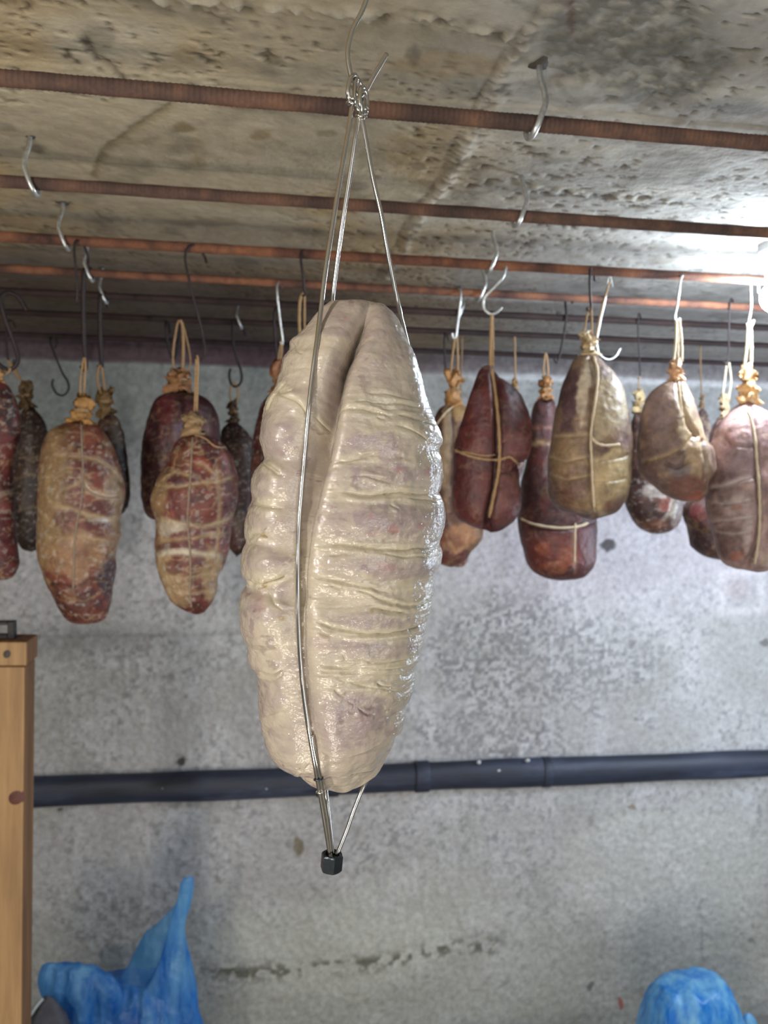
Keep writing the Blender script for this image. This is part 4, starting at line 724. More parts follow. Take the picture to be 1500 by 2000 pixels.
# ------------------------------------------------------------------ the fresh salume in front
def hero():
    Lp = [(718, 588), (700, 587), (672, 589), (648, 597), (632, 608), (615, 625), (598, 645), (580, 662), (568, 672), (566, 690), (553, 706), (546, 735), (536, 765), (522, 785), (516, 815), (511, 850), (513, 875), (518, 892), (518, 902), (505, 915), (496, 935), (493, 960), (494, 978), (487, 995), (483, 1020), (482, 1045), (484, 1058), (476, 1075), (474, 1100), (477, 1120), (488, 1134), (487, 1145), (474, 1160), (470, 1185), (473, 1220), (483, 1245), (488, 1262), (488, 1285), (498, 1302), (503, 1320), (506, 1350), (507, 1385), (514, 1420), (518, 1440), (528, 1466), (548, 1488), (566, 1498), (581, 1501), (588, 1514), (602, 1528), (622, 1538), (645, 1543), (672, 1546)]
    Rp = [(718, 588), (732, 592), (752, 604), (772, 622), (788, 642), (800, 670), (812, 695), (822, 730), (828, 760), (836, 795), (848, 820), (860, 842), (864, 862), (858, 874), (862, 895), (865, 925), (860, 950), (856, 962), (864, 980), (867, 1005), (862, 1035), (857, 1055), (860, 1075), (858, 1095), (851, 1118), (850, 1150), (844, 1180), (836, 1205), (834, 1240), (826, 1265), (822, 1285), (812, 1298), (808, 1320), (803, 1335), (801, 1350), (796, 1364), (789, 1372), (788, 1395), (782, 1420), (775, 1450), (762, 1475), (748, 1500), (735, 1520), (715, 1534), (695, 1542), (672, 1546)]
    nv, nu = 760, 560
    V, Fq, st, ys = body_geo(Lp, Rp, YH, 0.80, nv, nu, bsm=0.035)
    N = grid_normals(V); f = V.reshape(-1, 3); q = proj(f)
    front = np.broadcast_to(st[None] > -0.1, V.shape[:2]).ravel(); fw = np.broadcast_to(sstep(-.05, .2, st)[None], V.shape[:2]).ravel()
    n1 = fbm(f, 38, 4, 201); n2 = fbm(f, (110, 110, 150), 4, 207); n3 = fbm(f, (48, 48, 430), 3, 211); n4 = fbm(f, 300, 3, 221)
    d = (n1 - .5) * .0042 + (n2 - .5) * .0006 + (n4 - .5) * .0005 + (np.abs(fbm(f, (60, 60, 190), 3, 231) - .5)) * .0009
    # main cleft
    cl = smooth([(722, 598), (716, 616), (706, 640), (694, 672), (680, 702), (668, 735), (660, 765), (656, 790), (650, 815), (640, 865), (626, 920), (612, 975), (600, 1025), (592, 1080), (588, 1140), (586, 1200), (588, 1260), (592, 1310), (600, 1370), (610, 1420), (620, 1480), (626, 1530)], 8)
    xc = np.interp(q[:, 1], cl[:, 1], cl[:, 0]); s = q[:, 0] - xc
    G = np.interp(q[:, 1], [585, 600, 620, 680, 800, 950, 1080, 1250, 1450, 1540], [0, .003, .009, .019, .0195, .0155, .0115, .0075, .004, .001])
    wl = np.interp(q[:, 1], [600, 700, 800, 950, 1100, 1500], [12, 24, 40, 54, 46, 36])
    wr = np.interp(q[:, 1], [600, 800, 1100, 1500], [9, 8, 8, 14])
    g = np.where(s > 0, np.exp(-(np.abs(s) / wr) ** 1.3), np.exp(-(np.abs(s) / wl) ** 1.7))
    d = d - G * g * fw
    # right roll stands prouder, with a rounded lip
    d += np.where(s > 0, np.exp(-((s - 34) / 30) ** 2), 0) * .0012 * fw
    fat = np.zeros(len(f)); dark = np.zeros(len(f))
    cre = [  # line, width px, depth m, fatness
        ([(655, 812), (668, 804), (700, 803), (730, 806), (762, 812)], 3.2, .0016, .8), ([(715, 771), (760, 773), (806, 780)], 2.5, .0009, .7), ([(742, 798), (775, 800)], 2.2, .0008, .6), ([(776, 812), (800, 815), (830, 822), (848, 830)], 3, .0016, .8), ([(735, 815), (752, 818)], 2.4, .001, .5),
        ([(772, 830), (796, 836), (816, 846), (840, 862)], 3, .0010, .9), ([(690, 790), (720, 787), (790, 790), (832, 800)], 4, .0009, .8), ([(700, 893), (722, 888), (745, 886)], 2.4, .0011, .7), ([(655, 905), (690, 898), (720, 890)], 4, .0010, .5),
        ([(700, 930), (716, 930), (728, 933), (742, 937), (770, 942)], 2.6, .0020, .3), ([(660, 962), (690, 966), (712, 968), (735, 967), (760, 964), (790, 963), (830, 964)], 3.4, .0026, .9), ([(790, 972), (830, 976), (850, 985)], 2.6, .0010, .6), ([(760, 984), (778, 993)], 2.2, .0010, .2),
        ([(640, 1060), (668, 1064), (700, 1069), (735, 1072), (800, 1074), (852, 1070)], 4, .0022, .9), ([(690, 1066), (715, 1071)], 2.4, .0012, .4), ([(740, 1080), (790, 1086), (842, 1090)], 4, .0010, .6), ([(640, 1082), (660, 1084), (680, 1080)], 4, .001, .5),
        ([(606, 1124), (630, 1130), (650, 1133), (672, 1139), (700, 1146), (730, 1151), (770, 1158)], 3.2, .0026, .9), ([(644, 1142), (656, 1147), (668, 1152)], 2.8, .0020, .6), ([(690, 1152), (716, 1158), (742, 1170), (770, 1178), (800, 1182)], 3, .0016, .9), ([(720, 1186), (752, 1190), (780, 1196), (800, 1199)], 3, .0022, 1), ([(800, 1188), (826, 1182), (846, 1172)], 3, .0013, 1), ([(740, 1172), (790, 1184), (838, 1180)], 3, .0010, 1),
        ([(614, 1211), (632, 1218), (652, 1226), (690, 1234), (725, 1238), (770, 1236), (810, 1226), (834, 1214)], 3.4, .0021, .9), ([(622, 1234), (634, 1239), (648, 1243)], 2.4, .0018, .5), ([(740, 1250), (790, 1246), (826, 1238)], 3, .0009, .8),
        ([(700, 1288), (726, 1294), (760, 1293), (800, 1286), (822, 1278)], 3.2, .0016, 1), ([(618, 1298), (640, 1301), (666, 1303), (696, 1306)], 3, .0018, .9), ([(625, 1305), (640, 1312), (670, 1311), (700, 1315)], 2.8, .0015, .9), ([(650, 1320), (672, 1329), (700, 1336), (740, 1344), (790, 1352)], 3.4, .0014, 1), ([(732, 1332), (745, 1338), (766, 1342)], 2.4, .0018, .7), ([(700, 1304), (740, 1306), (800, 1308)], 3.4, .0014, 1), ([(706, 1318), (760, 1318), (800, 1322)], 2.8, .0010, 1),
        ([(652, 1342), (662, 1354), (672, 1358)], 3, .0013, 0), ([(678, 1368), (690, 1372)], 2.4, .0011, 0), ([(696, 1378), (706, 1386), (718, 1390), (728, 1390)], 2.4, .0018, 0), ([(750, 1386), (762, 1382)], 2.4, .0009, 0), ([(668, 1276), (674, 1286)], 3, .001, 0),
        # left roll
        ([(560, 745), (552, 756), (545, 766), (560, 764), (572, 758)], 3.4, .0022, 1), ([(545, 766), (530, 785), (526, 805)], 4.5, .0018, 1), ([(546, 772), (575, 782), (592, 800), (600, 826)], 4, .0013, 1), ([(570, 668), (578, 682), (592, 690)], 4, .0008, .5), ([(608, 808), (622, 820), (634, 826)], 2.8, .0014, .7),
        ([(512, 900), (524, 914), (532, 918), (540, 926), (552, 930)], 3, .0022, .9), ([(520, 902), (540, 918), (548, 924)], 2.6, .0012, .8), ([(494, 982), (510, 986), (524, 990), (548, 990)], 3.4, .0022, .9), ([(484, 1048), (500, 1044), (513, 1044)], 3.2, .0015, .8), ([(512, 1043), (520, 1049)], 3.6, .0040, .5), ([(485, 1060), (500, 1064), (508, 1066)], 3, .0012, .8),
        ([(484, 1130), (496, 1137), (516, 1138), (540, 1132), (552, 1124)], 4, .0030, 1), ([(510, 1143), (518, 1144)], 3.2, .0045, 1), ([(520, 1145), (526, 1162), (534, 1178), (548, 1192)], 4, .0014, .8), ([(571, 1155), (576, 1158)], 3, .0014, .6),
        ([(500, 1310), (520, 1316), (536, 1317), (552, 1310)], 2.6, .0024, .7), ([(489, 1264), (510, 1270), (540, 1268)], 5, .0010, .3), ([(582, 1502), (590, 1508)], 4, .0018, .4), ([(520, 1395), (540, 1390), (560, 1392)], 6, .0008, .3), ([(476, 1242), (500, 1246), (530, 1240)], 5, .0008, .2),
    ]
    wob = np.stack([(n2 - .5) * 6, (n1 - .5) * 10 + (n2 - .5) * 8], 1)
    qn = q + wob
    for ln, wd, dep, ft in cre:
        l2 = smooth(ln, 4); dd, fr = pdist(qn, l2, 45); tap = np.clip(np.minimum(fr, 1 - fr) * 6, 0.12, 1)
        e = np.exp(-(dd / (wd * .42)) ** 2); d -= 0.62 * dep * e * tap * fw
        d += dep * .30 * np.exp(-((dd - wd * 2.6) / (wd * 1.8)) ** 2) * tap * fw
        fat = np.maximum(fat, ft * np.exp(-(dd / 13) ** 2) * tap); dark = np.maximum(dark, e * tap * min(1, dep / .0022))
    # puckered folds on the bands of the right roll
    for y0, hw, am in ((795, 32, .9), (966, 18, .8), (1072, 18, .8), (1142, 18, .7), (1184, 18, 1.), (1236, 16, .8), (1305, 34, 1.1), (1335, 18, 1.0)):
        yy = y0 + (q[:, 0] - 720) * .06; e = np.exp(-((q[:, 1] - yy) / hw) ** 2) * sstep(-2, 30, s)
        d += (n3 - .5) * .0015 * am * e * fw; fat = np.maximum(fat, e * .75 * sstep(.3, .7, n1 * .5 + n3 * .5 + .1))
    # bulges between the bands
    for x, y, rx, ry, h in ((760, 690, 60, 60, .0010), (750, 870, 80, 34, .0022), (760, 925, 90, 24, .0014), (740, 1015, 100, 36, .0028), (740, 1105, 100, 26, .0018), (720, 1212, 100, 20, .0016), (720, 1268, 90, 24, .0018), (690, 1400, 80, 60, .0030), (548, 850, 32, 48, .0040), (530, 955, 32, 30, .0034), (525, 1015, 36, 26, .0030), (520, 1100, 40, 34, .0044), (520, 1210, 40, 50, .0030), (540, 1360, 40, 40, .0020), (640, 700, 28, 90, .0020)):
        d += np.exp(-(((q[:, 0] - x) / rx) ** 2 + ((q[:, 1] - y) / ry) ** 2)) * h * fw
    # end of the roll overlapping the tail below
    tl = smooth([(628, 1470), (650, 1480), (672, 1480), (700, 1474), (725, 1464), (745, 1452), (760, 1436)], 6)
    yt = np.interp(q[:, 0], tl[:, 0], tl[:, 1]); up = (q[:, 0] > 622) & (q[:, 0] < 790)
    d -= np.where(up, sstep(yt - 3, yt + 5, q[:, 1]) * .0042 * sstep(622, 648, q[:, 0]) * sstep(800, 755, q[:, 0]), 0) * fw
    # taper displacement at the poles
    w_end = np.clip(np.minimum(np.arange(nv), np.arange(nv)[::-1]) / 14.0, 0, 1); d = d * np.repeat(w_end, nu)
    f2 = f + N.reshape(-1, 3) * d[:, None]
    # colours: grey-pink lean under the membrane, cream fat over folds
    cream = lin((194, 184, 162)); lean = lin((174, 160, 148)); lilac = lin((158, 142, 138)); yel = lin((204, 195, 162)); pink = lin((170, 122, 120)); ol = lin((150, 130, 84))
    m = sstep(.35, .65, n1)[:, None]; c = lin((184, 171, 153)) * (1 - m) + lean * m
    def paint(w_, col):
        nonlocal c
        w_ = np.clip(w_, 0, 1)[:, None]; c = c * (1 - w_) + col * w_
    for x, y, rx, ry, k in ((730, 680, 70, 60, .5), (740, 868, 85, 30, .85), (740, 925, 90, 25, .8), (755, 1015, 95, 36, .9), (750, 1110, 90, 26, .95), (730, 1212, 95, 18, .8), (735, 1266, 90, 22, .85), (690, 1400, 75, 62, .85), (550, 860, 30, 44, .7), (525, 945, 30, 30, .5), (520, 1020, 34, 26, .5), (512, 1090, 30, 28, .6), (520, 1180, 34, 40, .8), (520, 1360, 40, 60, .45), (560, 1440, 40, 40, .4), (652, 750, 20, 80, .6), (660, 640, 30, 30, .5)):
        paint(ellipse_w(qn, x, y, rx, ry, n2, .6) * k * (.55 + .9 * sstep(.35, .65, n4)), lilac)
    for x, y, rx, ry, k in ((780, 915, 14, 8, .6), (835, 920, 14, 9, .7), (765, 1030, 12, 10, .7), (818, 1028, 14, 9, .75), (722, 1006, 5, 5, .8), (764, 1036, 10, 3, .9), (674, 622, 4, 5, .7), (512, 1170, 16, 26, .35), (755, 1105, 20, 10, .5), (725, 1042, 14, 6, .4), (640, 1250, 20, 30, .15)):
        paint(ellipse_w(qn, x, y, rx, ry, n4, .5) * k * .75, pink)
    spot = sstep(.60, .72, fbm(f, (260, 260, 330), 3, 301)) * sstep(.42, .6, fbm(f, 45, 2, 305)); paint(spot * .6 * (1 - fat), lin((132, 108, 110)))
    paint(fat * .7, yel * .5 + cream * .5)
    paint(sstep(.5, .8, n3) * .22, cream); c = c * .88
    paint(dark * .35, lin((160, 140, 104)))
    for x, y, r_ in ((726, 1193, 4), (573, 1109, 4), (562, 1080, 3), (518, 1144, 5), (547, 1210, 6), (514, 1045, 5)): paint(ellipse_w(q, x, y, r_, r_) * .7, ol)
    top = P(718, 588, YH)
    e = empty('fresh_salume', tuple(top), 'big pale wet fresh salume in folded casing, held in a steel wire cage', 'salume')
    mesh_np('meat_body', f2, Fq, M_raw, e, cols=c.astype(np.float32), origin=top)
    return f2.reshape(V.shape), front, st
HV, Hfront, Hst = hero()
HS = Surf(HV, Hfront)

# ------------------------------------------------------------------ wire cage
def cage():
    WR = 0.00122
    o = empty('wire_cage', tuple(P(645, 1690, YH)), 'stainless steel three-strand wire cage with a hex nut, around the fresh salume', 'cage')
    org = P(645, 1690, YH)
    # front strand: from the left eyelet down over the front face
    raw = [(688, 205), (680, 260), (664, 350), (648, 450), (634, 540), (625, 620), (616, 690), (607, 760), (600, 830), (594, 900), (588, 970), (583, 1040), (582, 1100), (582, 1160), (583, 1220), (586, 1280), (591, 1340), (599, 1400), (609, 1460), (618, 1510), (627, 1560), (637, 1620), (645, 1672)]
    rs = smooth(raw, 6); ys_ = []
    for x, y in rs:
        if 625 < y < 1525: ys_.append(HS.at(x, y, WR * .9)[1])
        else: ys_.append(None)
    Yt, Yb_ = YH - .004, YH - .004
    first = next(i for i, a in enumerate(ys_) if a is not None); last = max(i for i, a in enumerate(ys_) if a is not None)
    arr = np.array([a if a is not None else np.nan for a in ys_])
    arr[:first] = np.linspace(YH - .003, arr[first], first + 1)[:-1]; arr[last + 1:] = np.linspace(arr[last], YH - .002, len(arr) - last)[1:]
    # taut wire: lower hull (towards camera) of the depth profile
    n = len(arr); hull = arr.copy(); i = 0; X_ = np.arange(n)
    while i < n - 1:
        sl = (arr[i + 1:] - arr[i]) / (X_[i + 1:] - i); j = i + 1 + int(np.argmin(sl)); hull[i:j + 1] = np.linspace(arr[i], arr[j], j - i + 1); i = j
    hull = np.minimum(arr, hull * .5 + arr * .5)
    front = np.array([P(x, y, yy) for (x, y), yy in zip(rs, hull)])
    for _ in range(3): front[1:-1] = (front[:-2] + 2 * front[1:-1] + front[2:]) / 4
    tubes('wire_strand', [front], WR, M_steel, o, 12, origin=org)
    # doubled tail of the front strand at the bottom
    tail = np.array([P(x, y, yy) for x, y, yy in [(609, 1436, 0), (613, 1462, 0), (620, 1495, 0), (626, 1520, 0), (631, 1550, 0), (640, 1600, 0), (648, 1672, 0)] for yy in [np.interp(y, rs[:, 1], front[:, 1]) - .0004]])
    tubes('wire_strand', [smooth(tail, 6)], WR * .8, M_steel, o, 10, origin=org)
    # small wrap where the strands are tied
    for yy in (1521, 1546):
        c_ = P(622 + (yy - 1521) * .16, yy, np.interp(yy, rs[:, 1], front[:, 1])); t = np.linspace(0, 2 * PI, 14, endpoint=False)
        tubes('wire_clip', [np.stack([c_[0] + .0021 * np.cos(t), c_[1] - .0017 * np.sin(t), np.full(14, c_[2]) + .0004 * np.cos(t)], 1)], .00055, M_steel if yy > 1530 else M_nut, o, 6, origin=c_, closed=True)
    back_b = HV.reshape(-1, 3)[:, 1].max()
    # strand behind on the left
    bk = [(700, 225, .0), (694, 270, .001), (682, 350, .004), (668, 440, .008), (656, 530, .013), (648, 600, .018), (642, 700, .034), (630, 850, .046), (622, 1000, .052), (620, 1150, .052), (622, 1300, .046), (628, 1420, .036), (632, 1490, .022), (636, 1540, .010), (641, 1590, .005), (650, 1674, .0)]
    tubes('wire_strand', [smooth([P(x, y, YH + dy) for x, y, dy in bk], 8)], WR, M_steel, o, 12, origin=org)
    # strand on the right side, running behind the shoulder
    rt_ = [(706, 225, .0), (714, 270, .0), (729, 350, .001), (745, 420, .002), (757, 490, .004), (770, 560, .007), (780, 605, .012), (788, 640, .020), (806, 720, .034), (822, 850, .044), (828, 1000, .048), (822, 1150, .048), (802, 1300, .042), (770, 1420, .030), (738, 1490, .018), (713, 1530, .007), (692, 1580, .004), (676, 1625, .002), (656, 1674, .0)]
    tubes('wire_strand', [smooth([P(x, y, YH + dy) for x, y, dy in rt_], 8)], WR, M_steel, o, 12, origin=org)
    # eyelets, each a wire loop with a twisted neck
    def eye(cx, cy, rx, ry, yoff, tilt, name='eyelet'):
        t = np.linspace(0, 2 * PI, 36, endpoint=False)
        pts = np.array([P(cx + rx * math.cos(a) + tilt * math.sin(a), cy + ry * math.sin(a), YH + yoff + .0035 * math.cos(a)) for a in t])
        tubes(name, [pts], WR * .95, M_steel, o, 10, origin=org, closed=True)
    eye(689, 172, 9, 26, -.001, -3); eye(701, 188, 8, 34, .001, 4); eye(710, 196, 7, 26, -.003, 2)
    def wrap(x0, y0, x1, y1, turns, r, yoff):
        t = np.linspace(0, 1, turns * 12); a = t * turns * 2 * PI
        pts = np.array([P(x0 + (x1 - x0) * k, y0 + (y1 - y0) * k, YH + yoff) for k in t]); pts[:, 0] += r * np.cos(a); pts[:, 1] += r * np.sin(a)
        tubes('twisted_neck', [pts], WR * .8, M_steel, o, 8, origin=org)
    wrap(687, 188, 685, 206, 2, .0018, -.002); wrap(704, 212, 703, 232, 2, .0018, 0); wrap(712, 208, 708, 228, 2, .0017, -.002)
    # hexagonal nut
    import bmesh
    bm = bmesh.new(); c0 = P(648, 1683, YH - .0005); h = .0046; Ro = .0061; Ri = .0041; rings = []
    rot = math.radians(-22)
    for (zz, r_, hexa) in ((-h, Ri, 0), (-h, Ro * .93, 2), (-h * .82, Ro, 1), (h * .82, Ro, 1), (h, Ro * .93, 2), (h, Ri, 0), (h * .5, Ri * .92, 0), (-h * .5, Ri * .92, 0)):
        ring = []
        for k in range(48):
            a = 2 * PI * k / 48; hx = math.cos(PI / 6) / math.cos((a % (PI / 3)) - PI / 6)
            rr = r_ * (hx if hexa == 1 else (hx * .5 + .47 if hexa == 2 else 1.0)); ring.append(bm.verts.new((rr * math.cos(a + rot), rr * math.sin(a + rot), zz)))
        rings.append(ring)
    for i in range(len(rings)):
        A, B_ = rings[i], rings[(i + 1) % len(rings)]
        for k in range(48): bm.faces.new((A[k], A[(k + 1) % 48], B_[(k + 1) % 48], B_[k]))
    bmesh.ops.recalc_face_normals(bm, faces=bm.faces)
    v = np.array([tuple(x.co) for x in bm.verts]); bm.verts.index_update(); fq = [tuple(x.index for x in y.verts) for y in bm.faces]; bm.free()
    tlt = Matrix.Rotation(math.radians(4), 3, 'Y'); v = np.array([tuple(tlt @ Vector(x)) for x in v])
    nut = mesh_np('hex_nut', v + c0, np.zeros((1, 4)), M_nut, o, origin=c0, smooth_=False, ngons=fq); nut['label'] = 'black hexagonal nut gathering the strands'
    # long wire hook from the nearest bar
    pts = [(735, -255, .012), (728, -262, .010), (712, -268, 0), (700, -262, -.008), (702, -225, -.010), (716, -150, -.006), (722, -80, -.003), (720, -20, -.001), (708, 20, 0), (690, 55, 0), (680, 90, 0), (680, 118, 0), (686, 150, .0), (691, 172, 0), (697, 186, .001), (706, 186, .002), (715, 176, .003), (728, 152, .004), (742, 128, .005), (755, 106, .006)]
    hp = smooth([P(x, y, YH + dy) for x, y, dy in pts], 8)
    hk = tubes('meat_hook', [hp], .00125, M_steel, None, 12, origin=hp[0]); tag(hk, 'thin silver wire hook from the nearest bar, threaded through the eyelets of the cage', 'hook', 'meat hooks on the bars')
cage()

# ------------------------------------------------------------------ black pipe along the back wall
def pipe():
    Yp = WALLY - .018
    c0 = P(66, 1543, Yp); c1 = P(1500, 1493, Yp); zc = (c0[2] + c1[2]) / 2; x0, x1 = XL + .005, XR - .005
    o = empty('drain_pipe', (x0, Yp, zc), 'black pipe running level along the lower back wall, flecked with plaster', 'pipe')
    n = 500; xs = np.linspace(x0, x1, n)
    pp = np.stack([xs * 2, xs * 0, xs * 0], 1); wz = (vnoise(pp, 77) - .5) * .006; rr = .040 + (vnoise(pp * 3, 78) - .5) * .003
    V = []; seg = 24
    for i in range(n):
        for k in range(seg):
            a = 2 * PI * k / seg; g = 1 - .05 * math.exp(-((math.sin(a) - .1) / .10) ** 2) * (math.cos(a) > 0)
            V.append((xs[i], Yp - rr[i] * math.cos(a) * .7 * g, zc + wz[i] + rr[i] * math.sin(a)))
    Fq = [(i * seg + k, (i + 1) * seg + k, (i + 1) * seg + (k + 1) % seg, i * seg + (k + 1) % seg) for i in range(n - 1) for k in range(seg)]
    mesh_np('pipe_tube', V, Fq, M_pipe, o, origin=(x0, Yp, zc))
    for px, wd in ((824, .02), (1066, .012), (640, .03)):
        xc = P(px, 1500, Yp)[0]; V = []; pr = [(-wd, .0400), (-wd, .0425), (-wd * .8, .0435), (wd * .8, .0435), (wd, .0425), (wd, .0400)]
        zz = zc + np.interp(xc, xs, wz)
        for (dx, r_) in pr:
            for k in range(seg):
                a = 2 * PI * k / seg; V.append((xc + dx, Yp - r_ * math.cos(a) * .72, zz + r_ * math.sin(a)))
        Fq = [(i * seg + k, (i + 1) * seg + k, (i + 1) * seg + (k + 1) % seg, i * seg + (k + 1) % seg) for i in range(5) for k in range(seg)]
        mesh_np('pipe_collar', V, Fq, M_pipe, o, origin=(xc, Yp, zz))
    Mf = flat_mat('plaster_fleck', (205, 205, 205), .9)
    for px, py, r_ in ((317, 1540, 4), (975, 1506, 7), (1032, 1487, 6), (520, 1541, 8), (936, 1491, 6), (1076, 1514, 5)):
        c = P(px, py, Yp - .027); rng = random.Random(px); k = 7; V = [(c[0], c[1] - .003, c[2])]
        for j in range(k):
            a = 2 * PI * j / k; q_ = r_ * Yp / F * rng.uniform(.5, 1.1); V.append((c[0] + q_ * math.cos(a) * 1.2, c[1] + .006, c[2] + q_ * math.sin(a) * .7))
        mesh_np('plaster_fleck', V, np.zeros((1, 4)), Mf, o, origin=c, smooth_=False, ngons=[(0, 1 + j, 1 + (j + 1) % k) for j in range(k)])
pipe()

# ------------------------------------------------------------------ wooden rack at left
def rack():
    Yf = 1.2; Yb = Yf * 1.045
    xr = P(51, 1270, Yf)[0]; zt = P(40, 1253, Yf)[2]; zr = P(40, 1300, Yf)[2]; xl = xr - .078
    o = empty('wooden_rack', ((xl + xr) / 2, Yf + .02, 0), 'pale pine rack post at the left edge, with a knot and a capped top', 'rack')
    def wood(name, b):
        ob = box(name, b, M_wood, o, bev=.0025, origin=(b[0], b[2], b[4])); me = ob.data; me.materials.append(M_woodside)
        for p in me.polygons:
            if p.normal.x > .7 or p.normal.z > .7: p.material_index = 1
        return ob
    wood('post', (xl, xr - .002, Yf + .002, Yb, 0, zr - .0015))
    wood('top_rail', (xl - .45, xr + .001, Yf, Yb + .002, zr, zt))
    wood('post', (xl - .45, xl - .37, Yf + .002, Yb, 0, zr - .0015))
    wood('bottom_rail', (xl - .368, xl - .002, Yf + .004, Yb - .003, .12, .19))
    for (px, py, rx, ry, m_) in ((37, 1557, .012, .014, M_knotw), (14, 1277, .006, .008, M_plug)):
        yy = Yf + (.002 if py > 1400 else 0.0); c = P(px, py, yy); V = [(c[0], yy - .0012, c[2])]; k = 18
        for ring, (s_, dy) in enumerate(((.55, -.0011), (1, .0006))):
            for j in range(k):
                a = 2 * PI * j / k; w_ = 1 + .1 * math.sin(2 * a + 1); V.append((c[0] + rx * s_ * w_ * math.cos(a), yy + dy, c[2] + ry * s_ * w_ * math.sin(a)))
        Fq = [(0, 1 + (j + 1) % k, 1 + j) for j in range(k)] + [(1 + j, 1 + (j + 1) % k, 1 + k + (j + 1) % k, 1 + k + j) for j in range(k)]
        mesh_np('wood_knot' if py > 1400 else 'nail_hole', V, np.zeros((1, 4)), m_, o, origin=c, ngons=Fq)
    o.rotation_euler.y = .017; o.location.x -= math.sin(.017) * zt
    # little black buckle lying on top
    ym = (Yf + Yb) / 2; x1 = P(30, 1240, ym)[0]; hgt = .026; x0 = x1 - .038
    b = empty('buckle', ((x0 + x1) / 2, ym, zt), 'small black open frame clamp standing on top of the wooden rack', 'clamp')
    for nm, bx in (('side_bar', (x1 - .009, x1, ym - .008, ym + .008, zt, zt + hgt)), ('side_bar', (x0, x0 + .012, ym - .008, ym + .008, zt, zt + hgt)), ('foot_bar', (x0 + .012, x1 - .009, ym - .008, ym + .008, zt, zt + .006)), ('head_bar', (x0 + .012, x1 - .009, ym - .008, ym + .008, zt + hgt - .005, zt + hgt))):
        box(nm, bx, M_black, b, bev=.001)
rack()

# ------------------------------------------------------------------ bench and blue bags
def pallet():
    y0, y1 = 1.42, WALLY - .2; o = empty('pallet', (0, (y0 + y1) / 2, 0), 'low wooden pallet on the floor just below the frame, carrying the blue bags', 'pallet')
    for k in range(4):
        a = y0 + (y1 - y0) * k / 4; box('board', (-1.2, 1.35, a + .006, a + (y1 - y0) / 4 - .006, .05, .07), M_wood, o, bev=.002)
    for x in (-1.1, 0.1, 1.2): box('bearer', (x, x + .06, y0 + .01, y1 - .01, 0, .05), M_wood, o, bev=.002)
pallet()
def sheet_body(name, Lp, Rp, Yc, ratio, mt, parent, seed, pleat=.006, nv=110, nu=120, ang=1.0):
    V, Fq, st, ys = body_geo(Lp, Rp, Yc, ratio, nv, nu, bsm=.05); N = grid_normals(V); f = V.reshape(-1, 3)
    n1 = fbm(f, (46, 46, 7), 2, seed); n2 = fbm(f, 22, 3, seed + 3)
    rid = 1 - np.abs(2 * n1 - 1); rid2 = 1 - np.abs(2 * fbm(f, (18, 18, 9), 2, seed + 9) - 1)
    d = (rid - .6) * pleat * .7 + (rid2 - .6) * pleat * .8 + (n2 - .5) * pleat * 1.2
    w_end = np.clip(np.minimum(np.arange(nv), np.arange(nv)[::-1]) / 5.0, 0, 1); d *= np.repeat(w_end, nu)
    loc_w = np.minimum(1, np.repeat(np.ptp(V[:, :, 0], axis=1), nu) / .08); d *= loc_w
    return mesh_np(name, f + N.reshape(-1, 3) * d[:, None], Fq, mt, parent, origin=P(Lp[0][0], Lp[0][1], Yc))
def zpx(px, z, Y):   # image row where height z sits at depth Y
    v = np.array([[P(px, 1900, Y)[0], Y, z]]); return proj(v)[0][1]
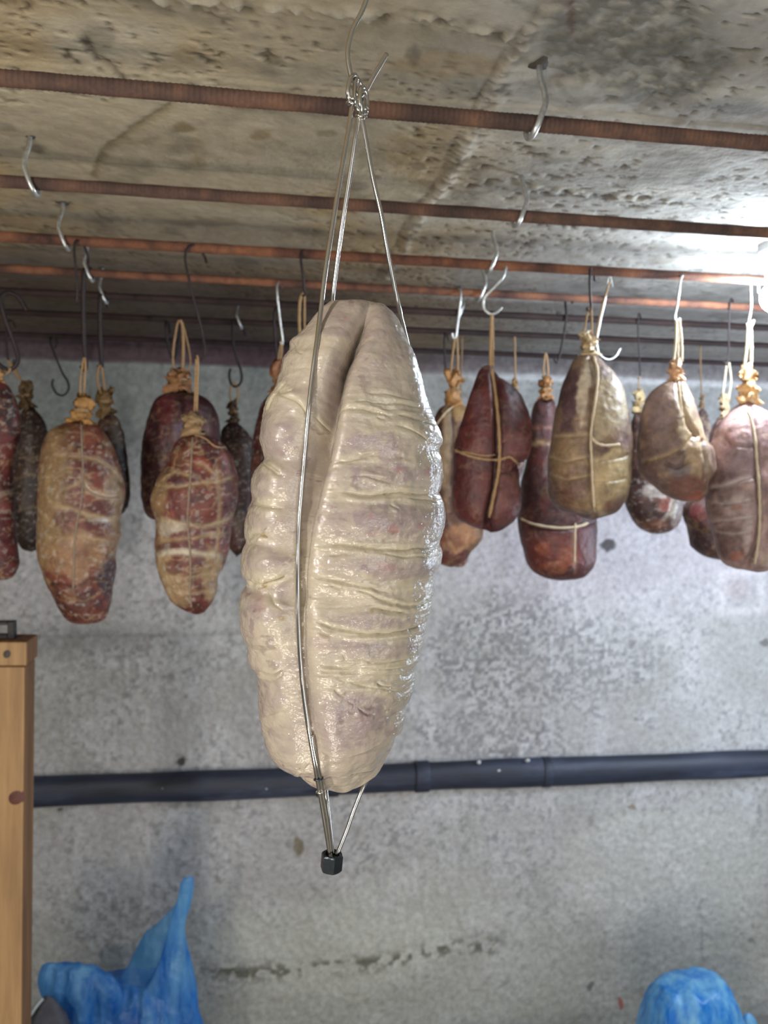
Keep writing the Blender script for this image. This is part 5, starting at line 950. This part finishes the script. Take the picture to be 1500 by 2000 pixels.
def bags():
    Yb = 1.74; yb = zpx(250, .086, Yb)
    o = empty('plastic_bag', tuple(P(250, yb, Yb)), 'translucent blue plastic bag at bottom left with one handle standing up to a point', 'bag', 'blue plastic bags on the pallet')
    sheet_body('bag_body', [(230, 1905), (160, 1915), (120, 1950), (96, 2000), (90, 2060), (100, yb - 20), (150, yb), (240, yb + 2)], [(230, 1905), (330, 1915), (372, 1940), (390, 2000), (400, 2060), (396, yb - 20), (350, yb), (240, yb + 2)], Yb, .42, M_blue, o, 401, .010, 130, 150)
    sheet_body('handle', [(370, 1711), (360, 1714), (353, 1724), (348, 1750), (342, 1772), (334, 1800), (326, 1830), (318, 1860), (306, 1895), (286, 1930), (262, 1965), (250, 2010), (290, 2030)], [(370, 1711), (378, 1716), (377, 1745), (370, 1775), (362, 1800), (362, 1830), (370, 1870), (380, 1920), (386, 1970), (386, 2010), (290, 2030)], Yb - .035, .22, M_blue, o, 411, .006)
    sheet_body('handle_film', [(344, 1765), (326, 1784), (306, 1804), (284, 1820), (266, 1850), (252, 1880), (236, 1905), (224, 1935), (214, 1975), (214, 2010), (270, 2030)], [(344, 1765), (348, 1790), (344, 1830), (338, 1870), (330, 1920), (320, 1970), (310, 2010), (270, 2030)], Yb - .020, .12, M_bluefilm, o, 415, .004)
    sheet_body('handle', [(102, 1880), (86, 1882), (76, 1892), (75, 1906), (80, 1925), (92, 1948), (108, 1975), (130, 2010), (180, 2030)], [(102, 1880), (130, 1886), (162, 1888), (192, 1898), (222, 1918), (240, 1940), (244, 1970), (240, 2005), (180, 2030)], Yb - .045, .30, M_blue, o, 421, .010)
    Yc = 1.72; yb = zpx(1350, .086, Yc)
    o = empty('plastic_bag', tuple(P(1350, yb, Yc)), 'bright blue rounded plastic bag at the bottom right corner', 'bag', 'blue plastic bags on the pallet')
    sheet_body('bag_body', [(1352, 1911), (1318, 1914), (1290, 1926), (1270, 1948), (1258, 1980), (1252, 2020), (1250, 2060), (1262, yb - 15), (1300, yb), (1350, yb + 2)], [(1352, 1911), (1385, 1914), (1408, 1916), (1425, 1936), (1434, 1962), (1442, 1990), (1446, 2040), (1440, yb - 15), (1400, yb), (1350, yb + 2)], Yc, .7, M_blue2, o, 431, .009, 130, 150)
    sheet_body('bag_fold', [(1462, 1978), (1454, 1984), (1450, 2000), (1449, 2050), (1430, yb - 10), (1455, yb)], [(1462, 1978), (1470, 1984), (1478, 2000), (1486, 2050), (1480, yb - 10), (1455, yb)], Yc, .7, M_blue2, o, 441, .003, 70, 70)
    Yd = 1.62; yb = zpx(90, .086, Yd)
    o = empty('cloth_bundle', tuple(P(85, yb, Yd)), 'dark grey crumpled bundle with pale hem at the bottom left corner', 'bundle')
    sheet_body('bundle_body', [(94, 1944), (80, 1950), (68, 1966), (52, 1992), (40, 2030), (36, yb - 15), (60, yb), (90, yb + 2)], [(94, 1944), (108, 1956), (120, 1976), (132, 2000), (140, 2040), (140, yb - 15), (120, yb), (90, yb + 2)], Yd, .6, M_grey, o, 451, .008, 90, 90)
    rt = Yd / F; tubes('hem', [smooth([P(84, 1950, Yd - .022), P(72, 1964, Yd - .030), P(60, 1982, Yd - .034), P(48, 2002, Yd - .036), P(38, 2030, Yd - .034)], 6)], 3.0 * rt, M_pale, o, 8)
bags()

# ------------------------------------------------------------------ lamp on the ceiling at the right
def lamp():
    M_em, nt, bs = mat_base('lit_bulb'); bs.inputs['Emission Color'].default_value = (0.74, 0.86, 1, 1); bs.inputs['Emission Strength'].default_value = 600; bs.inputs['Base Color'].default_value = (1, 1, 1, 1)
    M_fx = flat_mat('white_fixture', (225, 230, 235), .5, 0, .05)
    c = P(1522, 478, 1.02); x, y, z = c
    o = empty('ceiling_lamp', (x, y, ZCEIL), 'lit bare bulb under the ceiling, just cut off by the right edge', 'lamp')
    def lathe(name, prof, mt):
        n = 20; V = [(x + r_ * math.cos(2 * PI * k / n), y + r_ * math.sin(2 * PI * k / n), zz) for zz, r_ in prof for k in range(n)]
        Fq = [(i * n + k, i * n + (k + 1) % n, (i + 1) * n + (k + 1) % n, (i + 1) * n + k) for i in range(len(prof) - 1) for k in range(n)] + [tuple(reversed(range(n))), tuple(range((len(prof) - 1) * n, len(prof) * n))]
        return mesh_np(name, V, np.zeros((1, 4)), mt, o, origin=(x, y, z), ngons=Fq)
    R_ = .022; zb = ZCEIL - .075
    lathe('bulb', [(zb - R_ * math.cos(t), max(.0005, R_ * math.sin(t))) for t in np.linspace(0, 2.5, 12)], M_em)
    lathe('socket', [(zb + R_ * .8, .0135), (zb + R_ * .82, .016), (ZCEIL - .022, .017), (ZCEIL - .018, .026), (ZCEIL + .003, .028)], M_fx)
lamp()
